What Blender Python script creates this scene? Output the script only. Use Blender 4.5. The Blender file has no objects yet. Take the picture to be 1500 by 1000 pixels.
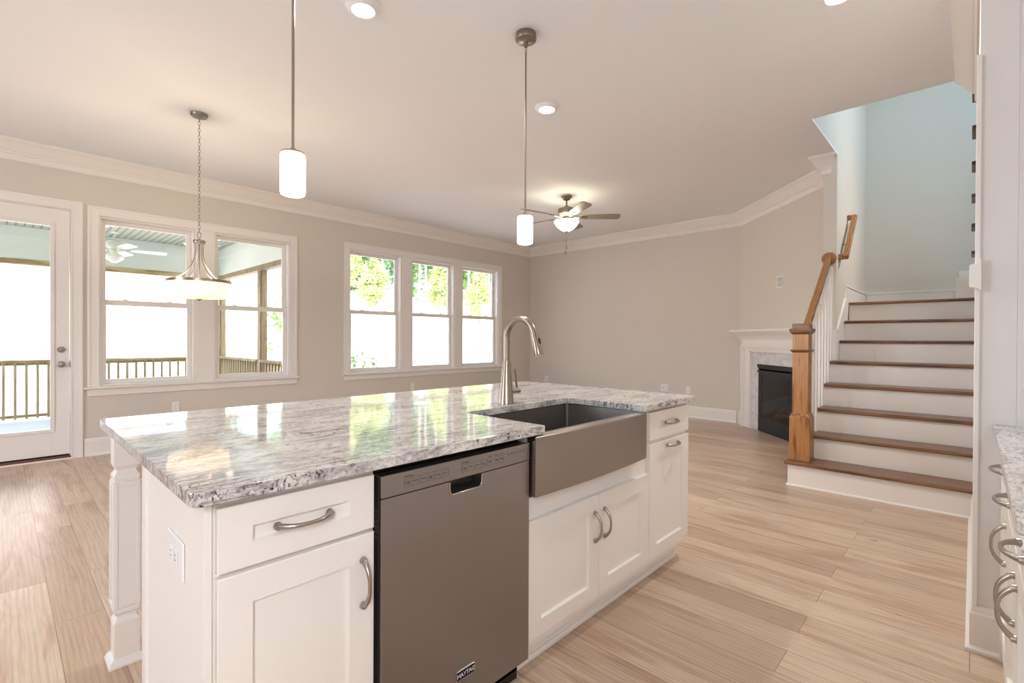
import bpy, bmesh, math, random
from mathutils import Vector, Matrix
random.seed(7)
sc = bpy.context.scene
COL = sc.collection
PI = math.pi

# ------------------------------------------------------------------ camera
cam_d = bpy.data.cameras.new('camera'); cam = bpy.data.objects.new('camera', cam_d); COL.objects.link(cam)
F_PX, YAW, PITCH, ROLL, CAM_H = 712.8, 0.7581, -0.0059, -0.0045, 1.2381
cam_d.sensor_width = 36.0; cam_d.lens = F_PX * 36.0 / 1500.0; cam_d.clip_start = 0.02; cam_d.clip_end = 300
fw = Vector((math.cos(YAW) * math.cos(PITCH), math.sin(YAW) * math.cos(PITCH), math.sin(PITCH)))
rt = Vector((math.sin(YAW), -math.cos(YAW), 0)); up = rt.cross(fw)
r2 = rt * math.cos(ROLL) - up * math.sin(ROLL); u2 = up * math.cos(ROLL) + rt * math.sin(ROLL)
M = Matrix.Identity(4)
for i in range(3):
    M[i][0] = r2[i]; M[i][1] = u2[i]; M[i][2] = -fw[i]
M[2][3] = CAM_H
cam.matrix_world = M
sc.camera = cam

# ------------------------------------------------------------------ exposure, hazy bright sky, added fill lamps
sc.view_settings.view_transform = 'Standard'; sc.view_settings.look = 'None'
sc.view_settings.gamma = 1.0; sc.view_settings.use_curve_mapping = False
sc.view_settings.exposure = 0.6
sc.cycles.max_bounces = 10; sc.cycles.diffuse_bounces = 6; sc.cycles.glossy_bounces = 5
sc.cycles.transparent_max_bounces = 16; sc.cycles.caustics_reflective = False; sc.cycles.caustics_refractive = False
sc.cycles.sample_clamp_indirect = 8.0
w = bpy.data.worlds.new('sky'); sc.world = w; w.use_nodes = True
nt = w.node_tree; bg = nt.nodes['Background']
sky = nt.nodes.new('ShaderNodeTexSky'); sky.sky_type = 'NISHITA'; sky.sun_disc = False
sky.sun_elevation = math.radians(52); sky.sun_rotation = math.radians(200); sky.air_density = 1.0; sky.dust_density = 4.0
nt.links.new(sky.outputs[0], bg.inputs[0]); bg.inputs[1].default_value = 0.72
def lamp(name, kind, loc, energy, color, target=None, size=1.0, size_y=None):
    l = bpy.data.lights.new(name, kind); o = bpy.data.objects.new(name, l); COL.objects.link(o)
    o.location = loc; l.energy = energy; l.color = color
    if kind == 'AREA':
        l.shape = 'RECTANGLE'; l.size = size; l.size_y = size_y or size
    elif kind in ('POINT', 'SPOT'):
        l.shadow_soft_size = size
    if target is not None:
        o.rotation_euler = (Vector(target) - Vector(loc)).to_track_quat('-Z', 'Y').to_euler()
    return o
# unseen fill lamps added behind and beside the viewer, and at an assumed upstairs window
lamp('added_fill_south', 'AREA', (-0.9, -0.72, 1.9), 20, (0.84, 0.91, 1.0), (0.9, 1.6, 1.5), 0.8, 0.9)  # added fill at an invented south wall opening, brightens the island front
lamp('added_fill_west', 'AREA', (-3.58, 3.9, 1.7), 55, (0.82, 0.91, 1.0), (4, 1.4, 1.8), 1.4, 1.5)  # added fill at an invented west wall opening, brightens the room sideways
lamp('added_fill_upstairs', 'AREA', (5.75, -1.12, 4.7), 17, (0.30, 0.74, 1.0), (5.9, 1.2, 3.4), 1.4, 1.3)  # added cool lamp at an assumed upstairs window opening, tints the stairwell blue

# ------------------------------------------------------------------ materials
def lin(r, g, b):
    f = lambda c: (c / 255 / 12.92) if c / 255 <= 0.04045 else ((c / 255 + 0.055) / 1.055) ** 2.4
    return (f(r), f(g), f(b), 1.0)
def mat(name, col, rough=0.5, metal=0.0, bump=0.0, bscale=200, var=0.0, vscale=3.0, spec=0.5, coat=0.0):
    m = bpy.data.materials.new(name); m.use_nodes = True; n = m.node_tree.nodes; L = m.node_tree.links
    b = n['Principled BSDF']; b.inputs['Base Color'].default_value = col
    b.inputs['Roughness'].default_value = rough; b.inputs['Metallic'].default_value = metal
    b.inputs['Specular IOR Level'].default_value = spec; b.inputs['Coat Weight'].default_value = coat
    tc = n.new('ShaderNodeTexCoord')
    if var > 0:
        t = n.new('ShaderNodeTexNoise'); t.inputs['Scale'].default_value = vscale; t.inputs['Detail'].default_value = 4
        L.new(tc.outputs['Object'], t.inputs['Vector'])
        mx = n.new('ShaderNodeMix'); mx.data_type = 'RGBA'
        mx.inputs[6].default_value = tuple(c * (1 - var) for c in col[:3]) + (1,)
        mx.inputs[7].default_value = tuple(min(1, c * (1 + var)) for c in col[:3]) + (1,)
        L.new(t.outputs['Fac'], mx.inputs[0]); L.new(mx.outputs[2], b.inputs['Base Color'])
    if bump > 0:
        t = n.new('ShaderNodeTexNoise'); t.inputs['Scale'].default_value = bscale; t.inputs['Detail'].default_value = 2
        L.new(tc.outputs['Object'], t.inputs['Vector'])
        bp = n.new('ShaderNodeBump'); bp.inputs['Strength'].default_value = bump; bp.inputs['Distance'].default_value = 0.002
        L.new(t.outputs['Fac'], bp.inputs['Height']); L.new(bp.outputs[0], b.inputs['Normal'])
    return m
def emis(name, col, strength, base=(0.9, 0.9, 0.88, 1)):
    m = mat(name, base, 0.3)
    b = m.node_tree.nodes['Principled BSDF']
    b.inputs['Emission Color'].default_value = col; b.inputs['Emission Strength'].default_value = strength
    return m
def glass(name, refl=0.06, tint=(1, 1, 1, 1), rough=0.0):
    m = bpy.data.materials.new(name); m.use_nodes = True; n = m.node_tree.nodes; L = m.node_tree.links
    n.remove(n['Principled BSDF']); out = n['Material Output']
    tr = n.new('ShaderNodeBsdfTransparent'); tr.inputs[0].default_value = tint
    gl = n.new('ShaderNodeBsdfGlossy'); gl.inputs['Roughness'].default_value = rough
    fc_ = n.new('ShaderNodeLayerWeight'); fc_.inputs[0].default_value = 0.5
    pw = n.new('ShaderNodeMath'); pw.operation = 'POWER'; pw.inputs[1].default_value = 4.0; L.new(fc_.outputs['Facing'], pw.inputs[0])
    lw = n.new('ShaderNodeMath'); lw.operation = 'MULTIPLY_ADD'; lw.inputs[1].default_value = 0.9; lw.inputs[2].default_value = 0.035; L.new(pw.outputs[0], lw.inputs[0])
    mx = n.new('ShaderNodeMixShader'); L.new(lw.outputs[0], mx.inputs[0]); L.new(tr.outputs[0], mx.inputs[1]); L.new(gl.outputs[0], mx.inputs[2])
    L.new(mx.outputs[0], out.inputs[0]); return m
def ramp(n, stops):
    r = n.new('ShaderNodeValToRGB'); e = r.color_ramp.elements
    while len(e) < len(stops): e.new(0.5)
    for i, (p, c) in enumerate(stops): e[i].position = p; e[i].color = c
    return r
def mapped(m, scale, rot=(0, 0, 0)):
    n = m.node_tree.nodes; tc = n.new('ShaderNodeTexCoord'); mp = n.new('ShaderNodeMapping')
    mp.inputs['Scale'].default_value = scale; mp.inputs['Rotation'].default_value = rot
    m.node_tree.links.new(tc.outputs['Object'], mp.inputs[0]); return mp.outputs[0]
def mixc(m, a, b, f, mode='MIX'):
    n = m.node_tree.nodes.new('ShaderNodeMix'); n.data_type = 'RGBA'; n.blend_type = mode
    for sock, v in ((n.inputs[6], a), (n.inputs[7], b), (n.inputs[0], f)):
        if hasattr(v, 'is_linked') or hasattr(v, 'links'): m.node_tree.links.new(v, sock)
        else: sock.default_value = v
    return n.outputs[2]
def noise(m, vec, scale, detail=4, rough=0.5, dist=0.0):
    t = m.node_tree.nodes.new('ShaderNodeTexNoise'); t.inputs['Scale'].default_value = scale; t.inputs['Detail'].default_value = detail
    t.inputs['Roughness'].default_value = rough; t.inputs['Distortion'].default_value = dist
    m.node_tree.links.new(vec, t.inputs['Vector']); return t.outputs['Fac']
def rampf(m, fac, stops):
    r = ramp(m.node_tree.nodes, stops); m.node_tree.links.new(fac, r.inputs[0]); return r.outputs[0]
G = lambda v: (v, v, v, 1)

def granite_mat():
    m = mat('granite', G(0.7), 0.06, spec=1.0); b = m.node_tree.nodes['Principled BSDF']; L = m.node_tree.links
    def mul(a, c_):
        n = m.node_tree.nodes.new('ShaderNodeMath'); n.operation = 'MULTIPLY'; L.new(a, n.inputs[0]); L.new(c_, n.inputs[1]); return n.outputs[0]
    warp = mapped(m, (1.0, 4.6, 2.2), (0, 0, 0.10))
    streak = noise(m, warp, 4.6, 10, 0.70, 1.0)
    base = rampf(m, streak, [(0.28, lin(120, 113, 118)), (0.40, lin(188, 183, 183)), (0.50, lin(226, 224, 220)), (0.75, lin(241, 240, 237))])
    fine = noise(m, mapped(m, (1.4, 4.2, 2.2), (0, 0, 0.1)), 30, 6, 0.72, 0.4)
    c = mixc(m, base, rampf(m, fine, [(0.36, lin(96, 88, 94)), (0.47, lin(214, 210, 210)), (0.55, G(1))]), 0.52, 'MULTIPLY')
    # thin dark veins drawn out along the slab
    vein = noise(m, mapped(m, (0.8, 6.5, 3.0), (0, 0, 0.16)), 5.5, 7, 0.66, 1.6)
    band = rampf(m, vein, [(0.46, G(0)), (0.495, G(1)), (0.505, G(1)), (0.54, G(0))])
    where = rampf(m, noise(m, mapped(m, (1.0, 2.0, 1.0), (0, 0, 0.3)), 3.0, 3, 0.5, 0.6), [(0.44, G(0)), (0.62, G(0.9))])
    c = mixc(m, c, lin(92, 82, 94), mul(band, where))
    patch = noise(m, mapped(m, (1.5, 2.4, 1.0), (0, 0, 0.2)), 3.4, 3, 0.5, 0.6)
    speck = noise(m, mapped(m, (1.6, 2.2, 1.3)), 34, 6, 0.74, 1.4)
    c = mixc(m, c, lin(50, 40, 56), mul(rampf(m, patch, [(0.50, G(0)), (0.62, G(1))]), rampf(m, speck, [(0.52, G(0)), (0.58, G(1))])))
    red = noise(m, mapped(m, (1, 1.3, 1)), 21, 4, 0.6, 0.4)
    c = mixc(m, c, lin(92, 48, 58), rampf(m, red, [(0.655, G(0)), (0.695, G(0.85))]))
    L.new(c, b.inputs['Base Color']); return m
def marble_mat():
    m = mat('marble', G(0.7), 0.2); b = m.node_tree.nodes['Principled BSDF']
    v = noise(m, mapped(m, (1, 1, 1.6), (0.5, 0.4, 0.5)), 4, 8, 0.65, 2.0)
    m.node_tree.links.new(rampf(m, v, [(0.25, lin(186, 187, 192)), (0.5, lin(212, 213, 217)), (0.7, lin(226, 227, 229))]), b.inputs['Base Color']); return m
def floor_mat():
    m = mat('oak_floor', G(0.5), 0.33); b = m.node_tree.nodes['Principled BSDF']; N = m.node_tree.nodes; L = m.node_tree.links
    vec = mapped(m, (1, 1, 1), (0, 0, PI / 2))
    def brick(c1, c2, mortar, seed_shift=0.0):
        br = N.new('ShaderNodeTexBrick'); L.new(vec, br.inputs['Vector'])
        br.inputs['Color1'].default_value = c1; br.inputs['Color2'].default_value = c2; br.inputs['Mortar'].default_value = mortar
        br.inputs['Scale'].default_value = 1.0; br.inputs['Mortar Size'].default_value = 0.0014; br.inputs['Mortar Smooth'].default_value = 0.2
        br.inputs['Brick Width'].default_value = 1.43; br.inputs['Row Height'].default_value = 0.166; br.offset = 0.37; br.offset_frequency = 2
        br.inputs['Bias'].default_value = 0.0
        return br
    br = brick(lin(213, 191, 169), lin(191, 164, 142), lin(146, 124, 108))
    idb = brick(G(0), G(1), G(0.5))
    # plank-by-plank shift of the grain
    sh = N.new('ShaderNodeVectorMath'); sh.operation = 'SCALE'; sh.inputs['Scale'].default_value = 37.0; L.new(idb.outputs[0], sh.inputs[0])
    ad = N.new('ShaderNodeVectorMath'); ad.operation = 'ADD'
    tc = N.new('ShaderNodeTexCoord'); L.new(tc.outputs['Object'], ad.inputs[0]); L.new(sh.outputs[0], ad.inputs[1])
    mp = N.new('ShaderNodeMapping'); mp.inputs['Scale'].default_value = (14, 1.3, 1); L.new(ad.outputs[0], mp.inputs[0])
    wv = N.new('ShaderNodeTexWave'); wv.wave_type = 'BANDS'; wv.bands_direction = 'X'; L.new(mp.outputs[0], wv.inputs['Vector'])
    wv.inputs['Scale'].default_value = 1.1; wv.inputs['Distortion'].default_value = 9.0; wv.inputs['Detail'].default_value = 4; wv.inputs['Detail Scale'].default_value = 0.9
    mp2 = N.new('ShaderNodeMapping'); mp2.inputs['Scale'].default_value = (60, 2.2, 1); L.new(ad.outputs[0], mp2.inputs[0])
    g2 = noise(m, mp2.outputs[0], 2.0, 5, 0.65, 0.4)
    mp3 = N.new('ShaderNodeMapping'); mp3.inputs['Scale'].default_value = (7, 0.8, 1); L.new(ad.outputs[0], mp3.inputs[0])
    g3 = noise(m, mp3.outputs[0], 1.6, 3, 0.5, 1.0)
    c = mixc(m, br.outputs[0], rampf(m, wv.outputs[0], [(0.0, G(0.78)), (0.4, G(0.98)), (1, G(1.06))]), 0.5, 'MULTIPLY')
    c = mixc(m, c, rampf(m, g2, [(0.3, G(0.80)), (0.6, G(1.06))]), 0.75, 'MULTIPLY')
    c = mixc(m, c, rampf(m, g3, [(0.34, lin(232, 214, 204)), (0.5, G(1)), (0.68, lin(255, 250, 240))]), 0.9, 'MULTIPLY')
    kn = noise(m, mapped(m, (5, 1.7, 1)), 1.9, 3, 0.5, 0.8)
    c = mixc(m, c, lin(92, 72, 62), rampf(m, kn, [(0.735, G(0)), (0.765, G(0.8))]))
    L.new(c, b.inputs['Base Color'])
    L.new(rampf(m, g2, [(0.2, G(0.36)), (0.8, G(0.27))]), b.inputs['Roughness'])
    bp = N.new('ShaderNodeBump'); bp.inputs['Strength'].default_value = 0.25; bp.inputs['Distance'].default_value = 0.002
    L.new(br.outputs['Fac'], bp.inputs['Height']); bp.invert = True; L.new(bp.outputs[0], b.inputs['Normal'])
    return m
def wood_mat(name, dark, mid, light, axis='X', rough=0.35, sc_=1.0):
    m = mat(name, mid, rough); b = m.node_tree.nodes['Principled BSDF']; N = m.node_tree.nodes; L = m.node_tree.links
    s = {'X': (1.0, 10, 10), 'Y': (10, 1.0, 10), 'Z': (10, 10, 1.0)}[axis]
    v = mapped(m, tuple(a * sc_ for a in s))
    wv = N.new('ShaderNodeTexWave'); wv.bands_direction = {'X': 'Y', 'Y': 'X', 'Z': 'X'}[axis]; L.new(v, wv.inputs['Vector'])
    wv.inputs['Scale'].default_value = 1.4; wv.inputs['Distortion'].default_value = 8; wv.inputs['Detail'].default_value = 3; wv.inputs['Detail Scale'].default_value = 1.2
    s2 = {'X': (3, 70, 70), 'Y': (70, 3, 70), 'Z': (70, 70, 3)}[axis]
    g = noise(m, mapped(m, s2), 1.5, 5, 0.65, 0.3)
    c = rampf(m, wv.outputs[0], [(0.0, dark), (0.3, mid), (1.0, light)])
    c = mixc(m, c, rampf(m, g, [(0.33, G(0.62)), (0.6, G(1.05))]), 0.8, 'MULTIPLY')
    L.new(c, b.inputs['Base Color']); return m
def brushed(name, col, rough, axis='X', aniso=0.0):
    m = mat(name, col, rough, 1.0); b = m.node_tree.nodes['Principled BSDF']
    s = {'X': (2, 300, 300), 'Z': (300, 300, 2)}[axis]
    g = noise(m, mapped(m, s), 1.0, 3, 0.6)
    m.node_tree.links.new(rampf(m, g, [(0.3, G(max(0.02, rough - 0.015))), (0.7, G(rough + 0.02))]), b.inputs['Roughness'])
    b.inputs['Anisotropic'].default_value = aniso
    return m

M_WALL = mat('wall_paint', lin(217, 211, 202), 0.75, bump=0.08, bscale=350)
M_CEIL = mat('ceiling_paint', lin(238, 240, 243), 0.85, bump=0.08, bscale=250)
M_WALLK = mat('wall_end_pale', lin(232, 230, 230), 0.7, bump=0.08, bscale=350)  # paler than wall_paint, for the kitchen corner and end walls
M_TRIM = mat('trim_paint', lin(238, 235, 231), 0.35)
M_CAB = mat('cabinet_paint', lin(240, 237, 232), 0.35)
M_FLOOR = floor_mat()
M_GRANITE = granite_mat()
M_MARBLE = marble_mat()
M_STEEL = brushed('dishwasher_steel', lin(160, 155, 153), 0.34, 'X')
M_SINK = brushed('sink_steel', lin(162, 154, 146), 0.31, 'X')
M_BASIN = brushed('basin_steel', lin(150, 144, 140), 0.4, 'Z')
M_NICKEL = mat('brushed_nickel', lin(164, 152, 140), 0.3, 1.0)
M_PULL = mat('pull_nickel', lin(178, 170, 160), 0.3, 1.0)
M_BRONZE = mat('fan_nickel', lin(150, 140, 128), 0.38, 1.0)
M_BLACK = mat('black_plastic', lin(22, 22, 24), 0.45)
M_GAP = mat('black_rubber', lin(14, 14, 15), 0.7)
M_FIREBOX = mat('firebox_black', lin(30, 31, 34), 0.5)
M_FGLASS = glass('fireplace_glass', tint=(0.62, 0.62, 0.64, 1))
M_CHROME = mat('chrome', lin(215, 215, 215), 0.15, 1.0)
M_OAK = wood_mat('stained_oak', lin(122, 78, 42), lin(164, 112, 66), lin(186, 134, 84), 'Z', 0.32, 1.3)
M_TREAD = wood_mat('stained_oak_tread', lin(100, 68, 44), lin(128, 90, 60), lin(146, 106, 74), 'Y', 0.30, 1.0)
M_RAIL = wood_mat('stained_oak_rail', lin(122, 78, 42), lin(160, 108, 62), lin(182, 130, 82), 'X', 0.32, 1.3)
M_DTREAD = wood_mat('dark_oak_tread', lin(70, 44, 30), lin(96, 62, 44), lin(110, 74, 54), 'Y', 0.35)
M_PLATE = mat('white_plastic', lin(240, 240, 240), 0.3)
M_SLOT = mat('dark_slot', lin(60, 58, 58), 0.6)
M_GLASS = glass('window_glass')
M_SHADE = emis('lit_opal_glass', (1.0, 0.93, 0.82, 1), 7.0)
M_BOWL = emis('lit_amber_glass', (1.0, 0.78, 0.46, 1), 0.70, (0.9, 0.85, 0.75, 1))
M_FANBOWL = emis('lit_fan_glass', (1.0, 0.86, 0.62, 1), 13.0)
M_LED = emis('lit_lens', (1.0, 0.95, 0.88, 1), 6.0)
M_PORCHW = mat('porch_white', lin(226, 236, 232), 0.5)
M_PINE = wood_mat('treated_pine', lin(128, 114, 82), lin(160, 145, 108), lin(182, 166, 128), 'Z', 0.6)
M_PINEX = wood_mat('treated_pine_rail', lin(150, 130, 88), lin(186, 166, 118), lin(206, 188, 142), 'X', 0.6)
M_DECK = mat('deck_grey', lin(205, 215, 212), 0.6, var=0.05, vscale=8)
M_LETTER = mat('badge_silver', lin(214, 212, 216), 0.4)
M_BADGE = mat('badge_navy', lin(16, 16, 38), 0.6, spec=0.15)
M_FOB = mat('fob_wood', lin(196, 128, 60), 0.4)
M_EARTH = mat('pale_earth', lin(246, 236, 222), 0.95, var=0.10, vscale=0.9)
M_GRASSG = mat('yard_soil', lin(226, 214, 190), 0.95, var=0.10, vscale=0.6)
M_BARK = mat('bark', lin(150, 140, 134), 0.9, var=0.2, vscale=4)
M_THRESH = mat('threshold_bronze', lin(120, 72, 44), 0.45)
M_MARK = mat('panel_marking', lin(66, 60, 58), 0.5)
M_SCREWS = mat('seam_shadow', lin(96, 88, 80), 0.6)
def _earth():
    m = M_EARTH; b = m.node_tree.nodes['Principled BSDF']
    f = noise(m, mapped(m, (1.0, 1.0, 2.5)), 1.1, 6, 0.62, 0.5)
    m.node_tree.links.new(rampf(m, f, [(0.54, lin(247, 238, 226)), (0.63, lin(226, 196, 162)), (0.70, lin(204, 164, 128))]), b.inputs['Base Color'])
_earth()
def leaf_mat(name, a, b_):
    m = mat(name, a, 0.6); N = m.node_tree.nodes; L = m.node_tree.links; b = N['Principled BSDF']
    f = noise(m, mapped(m, (1, 1, 1)), 2.6, 3, 0.6)
    L.new(rampf(m, f, [(0.35, a), (0.65, b_)]), b.inputs['Base Color'])
    tl = N.new('ShaderNodeBsdfTranslucent'); L.new(rampf(m, f, [(0.35, a), (0.65, b_)]), tl.inputs[0])
    mx = N.new('ShaderNodeMixShader'); mx.inputs[0].default_value = 0.45
    L.new(b.outputs[0], mx.inputs[1]); L.new(tl.outputs[0], mx.inputs[2]); L.new(mx.outputs[0], N['Material Output'].inputs[0]); return m
M_LEAFA = leaf_mat('leaves_yellow_green', lin(172, 190, 120), lin(220, 230, 180))
M_LEAFB = leaf_mat('leaves_green', lin(128, 168, 112), lin(182, 208, 152))
M_LEAFC = leaf_mat('leaves_deep_green', lin(96, 140, 92), lin(150, 184, 124))
# porch beadboard
M_BEAD = mat('beadboard_grey', lin(178, 182, 170), 0.5)
def _bead():
    m = M_BEAD; N = m.node_tree.nodes; L = m.node_tree.links; b = N['Principled BSDF']
    wv = N.new('ShaderNodeTexWave'); wv.bands_direction = 'X'; L.new(mapped(m, (1, 1, 1)), wv.inputs['Vector']); wv.inputs['Scale'].default_value = 3.3
    c = rampf(m, wv.outputs[0], [(0.0, lin(96, 100, 90)), (0.14, lin(176, 180, 166)), (1, lin(184, 188, 174))]); L.new(c, b.inputs['Base Color'])
_bead()

# ------------------------------------------------------------------ mesh builder
class MB:
    def __init__(s): s.v = []; s.f = []
    def add(s, vs, fs):
        o = len(s.v); s.v += [tuple(p) for p in vs]; s.f += [tuple(i + o for i in f) for f in fs]; return s
    def box(s, x0, x1, y0, y1, z0, z1):
        if x0 > x1: x0, x1 = x1, x0
        if y0 > y1: y0, y1 = y1, y0
        if z0 > z1: z0, z1 = z1, z0
        return s.add([(x0, y0, z0), (x1, y0, z0), (x1, y1, z0), (x0, y1, z0), (x0, y0, z1), (x1, y0, z1), (x1, y1, z1), (x0, y1, z1)],
                     [(3, 2, 1, 0), (4, 5, 6, 7), (0, 1, 5, 4), (1, 2, 6, 5), (2, 3, 7, 6), (3, 0, 4, 7)])
    def prism(s, poly, fn0, fn1):
        n = len(poly); vs = [fn0(p) for p in poly] + [fn1(p) for p in poly]
        return s.add(vs, [tuple(range(n - 1, -1, -1)), tuple(range(n, 2 * n))] + [(i, (i + 1) % n, n + (i + 1) % n, n + i) for i in range(n)])
    def pz(s, poly, z0, z1): return s.prism(poly, lambda p: (p[0], p[1], z0), lambda p: (p[0], p[1], z1))
    def py(s, poly, y0, y1): return s.prism(poly, lambda p: (p[0], y0, p[1]), lambda p: (p[0], y1, p[1]))
    def px(s, poly, x0, x1): return s.prism(poly, lambda p: (x0, p[0], p[1]), lambda p: (x1, p[0], p[1]))
    def lathe(s, prof, c=(0, 0, 0), seg=32, axis='Z', sx=1.0, sy=1.0):
        vs = []; n = len(prof)
        for k in range(seg):
            a = 2 * PI * k / seg
            for r, h in prof:
                x, y = r * math.cos(a) * sx, r * math.sin(a) * sy
                vs.append({'Z': (c[0] + x, c[1] + y, c[2] + h), 'Y': (c[0] + x, c[1] + h, c[2] + y), 'X': (c[0] + h, c[1] + x, c[2] + y)}[axis])
        fs = []
        for k in range(seg):
            k2 = (k + 1) % seg
            for i in range(n - 1): fs.append((k * n + i, k2 * n + i, k2 * n + i + 1, k * n + i + 1))
        o = len(s.v); s.add(vs, fs)
        if prof[0] == prof[-1]: return s
        if prof[0][0] > 1e-5: s.f.append(tuple(o + k * n for k in range(seg)))
        if prof[-1][0] > 1e-5: s.f.append(tuple(o + k * n + n - 1 for k in range(seg - 1, -1, -1)))
        return s
    def cyl(s, a, b, r, seg=16): return s.tube([a, b], r, seg)
    def tube(s, pts, r, seg=12, closed=False, flat=None):
        pts = [Vector(p) for p in pts]; n = len(pts); rr = r if isinstance(r, (list, tuple)) else [r] * n
        up_ = Vector((0, 0, 1)); vs = []; prev = None
        for i, p in enumerate(pts):
            if closed: t = (pts[(i + 1) % n] - pts[i - 1])
            else: t = pts[min(i + 1, n - 1)] - pts[max(i - 1, 0)]
            t.normalize()
            if prev is None:
                ref = up_ if abs(t.z) < 0.9 else Vector((1, 0, 0)); a = t.cross(ref).normalized()
            else:
                a = (prev - t * prev.dot(t)).normalized()
            prev = a; b = t.cross(a)
            for k in range(seg):
                q = 2 * PI * k / seg; f2 = flat if flat else 1.0
                vs.append(p + a * math.cos(q) * rr[i] + b * math.sin(q) * rr[i] * f2)
        fs = []
        m_ = n if closed else n - 1
        for i in range(m_):
            j = (i + 1) % n
            for k in range(seg): fs.append((i * seg + k, i * seg + (k + 1) % seg, j * seg + (k + 1) % seg, j * seg + k))
        if not closed:
            fs.append(tuple(range(seg - 1, -1, -1))); fs.append(tuple((n - 1) * seg + k for k in range(seg)))
        return s.add(vs, fs)
    def sweep(s, prof, path, closed=False):
        """profile (offset to the left of the path, height z) swept along plan path points with mitred corners"""
        n = len(path); P = [Vector((p[0], p[1])) for p in path]; vs = []; m_ = len(prof)
        for i in range(n):
            d0 = (P[i] - P[i - 1]).normalized() if (i > 0 or closed) else (P[1] - P[0]).normalized()
            d1 = (P[(i + 1) % n] - P[i]).normalized() if (i < n - 1 or closed) else d0
            n0 = Vector((-d0.y, d0.x)); n1 = Vector((-d1.y, d1.x)); b = (n0 + n1); b = b / max(0.2, b.dot(n0)) if b.length > 1e-6 else n0
            for o, z in prof: vs.append((P[i].x + b.x * o, P[i].y + b.y * o, z))
        fs = []
        for i in range(n if closed else n - 1):
            j = (i + 1) % n
            for k in range(m_): fs.append((i * m_ + k, i * m_ + (k + 1) % m_, j * m_ + (k + 1) % m_, j * m_ + k))
        if not closed:
            fs.append(tuple(range(m_))); fs.append(tuple((n - 1) * m_ + k for k in range(m_ - 1, -1, -1)))
        return s.add(vs, fs)
    def xform(s, fn, start=0):
        s.v = s.v[:start] + [tuple(fn(p)) for p in s.v[start:]]; return s
    def build(s, name, material, parent=None, bevel=0.0, smooth=None, kind=None, origin=None, bseg=2):
        off = Vector((0, 0, 0)); root = parent
        while root is not None:
            off += root.location; root = root.parent
        if parent is None and origin is not None: off = Vector(origin)
        me = bpy.data.meshes.new(name); me.from_pydata([tuple(Vector(p) - off) for p in s.v], [], s.f)
        bm = bmesh.new(); bm.from_mesh(me); bmesh.ops.recalc_face_normals(bm, faces=bm.faces); bm.to_mesh(me); bm.free()
        me.materials.append(material); o = bpy.data.objects.new(name, me); COL.objects.link(o)
        if parent is not None: o.parent = parent
        elif origin is not None: o.location = origin
        if bevel > 0:
            b = o.modifiers.new('edge', 'BEVEL'); b.width = bevel; b.segments = bseg; b.limit_method = 'ANGLE'; b.angle_limit = math.radians(40)
        if smooth is not None:
            for p in me.polygons: p.use_smooth = True
            me.set_sharp_from_angle(angle=math.radians(smooth))
        if kind: o['kind'] = kind
        return o
def tag(o, label, cat, group=None, kind=None):
    o['label'] = label; o['category'] = cat
    if group: o['group'] = group
    if kind: o['kind'] = kind
    return o
def thing(name, label, cat, loc=(0, 0, 0), group=None):
    o = bpy.data.objects.new(name, None); COL.objects.link(o); o.location = loc; o.empty_display_size = 0.1
    return tag(o, label, cat, group)
def struct_root(name, loc=(0, 0, 0)):
    o = bpy.data.objects.new(name, None); COL.objects.link(o); o.location = loc; o['kind'] = 'structure'; return o
def copy_tree(root, loc, label=None):
    kids = {}
    for o in COL.objects:
        if o.parent is not None: kids.setdefault(o.parent.name, []).append(o)
    def cp(o, parent):
        c = o.copy(); COL.objects.link(c)
        if parent is not None: c.parent = parent
        for k in kids.get(o.name, []): cp(k, c)
        return c
    r = cp(root, None); r.location = loc
    if label: r['label'] = label
    return r
def rrect(x0, x1, z0, z1, r, seg=4, corners=(1, 1, 1, 1)):
    pts = []
    for (cx, cz, a0, on) in ((x0 + r, z0 + r, PI, corners[0]), (x1 - r, z0 + r, 1.5 * PI, corners[1]), (x1 - r, z1 - r, 0, corners[2]), (x0 + r, z1 - r, 0.5 * PI, corners[3])):
        if on:
            for k in range(seg + 1):
                a = a0 + 0.5 * PI * k / seg; pts.append((cx + r * math.cos(a), cz + r * math.sin(a)))
        else:
            pts.append((cx + r * (-1 if a0 in (PI, 0.5 * PI) else 1), cz + r * (-1 if a0 in (PI, 1.5 * PI) else 1)))
    return pts
def holes(mb, a0, a1, z0, z1, hs, put):
    """fills the rectangle a0..a1 x z0..z1 except the rectangles hs with boxes given to put(a0,a1,z0,z1)"""
    A = sorted({a0, a1} | {h[0] for h in hs} | {h[1] for h in hs})
    for i in range(len(A) - 1):
        p, q = A[i], A[i + 1]; mid = (p + q) / 2; z = z0
        for h in sorted([h for h in hs if h[0] < mid < h[1]], key=lambda h: h[2]):
            if h[2] > z: put(p, q, z, h[2])
            z = h[3]
        if z < z1: put(p, q, z, z1)

# ------------------------------------------------------------------ room shell
YW, XB, HC = 6.656, 7.5637, 3.10
MB().box(-3.6, XB + 0.15, -1.25, YW + 0.15, -0.25, 0).build('floor', M_FLOOR, kind='structure')
SX0 = 4.72
cl = MB(); cl.box(-3.6, SX0, -1.25, YW + 0.15, HC, HC + 0.30); cl.box(SX0, XB + 0.15, 1.118, YW + 0.15, HC, HC + 0.30); cl.box(SX0, 5.79, 1.0, 1.118, HC, HC + 0.02)
cl.build('ceiling', M_CEIL, kind='structure')
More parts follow.
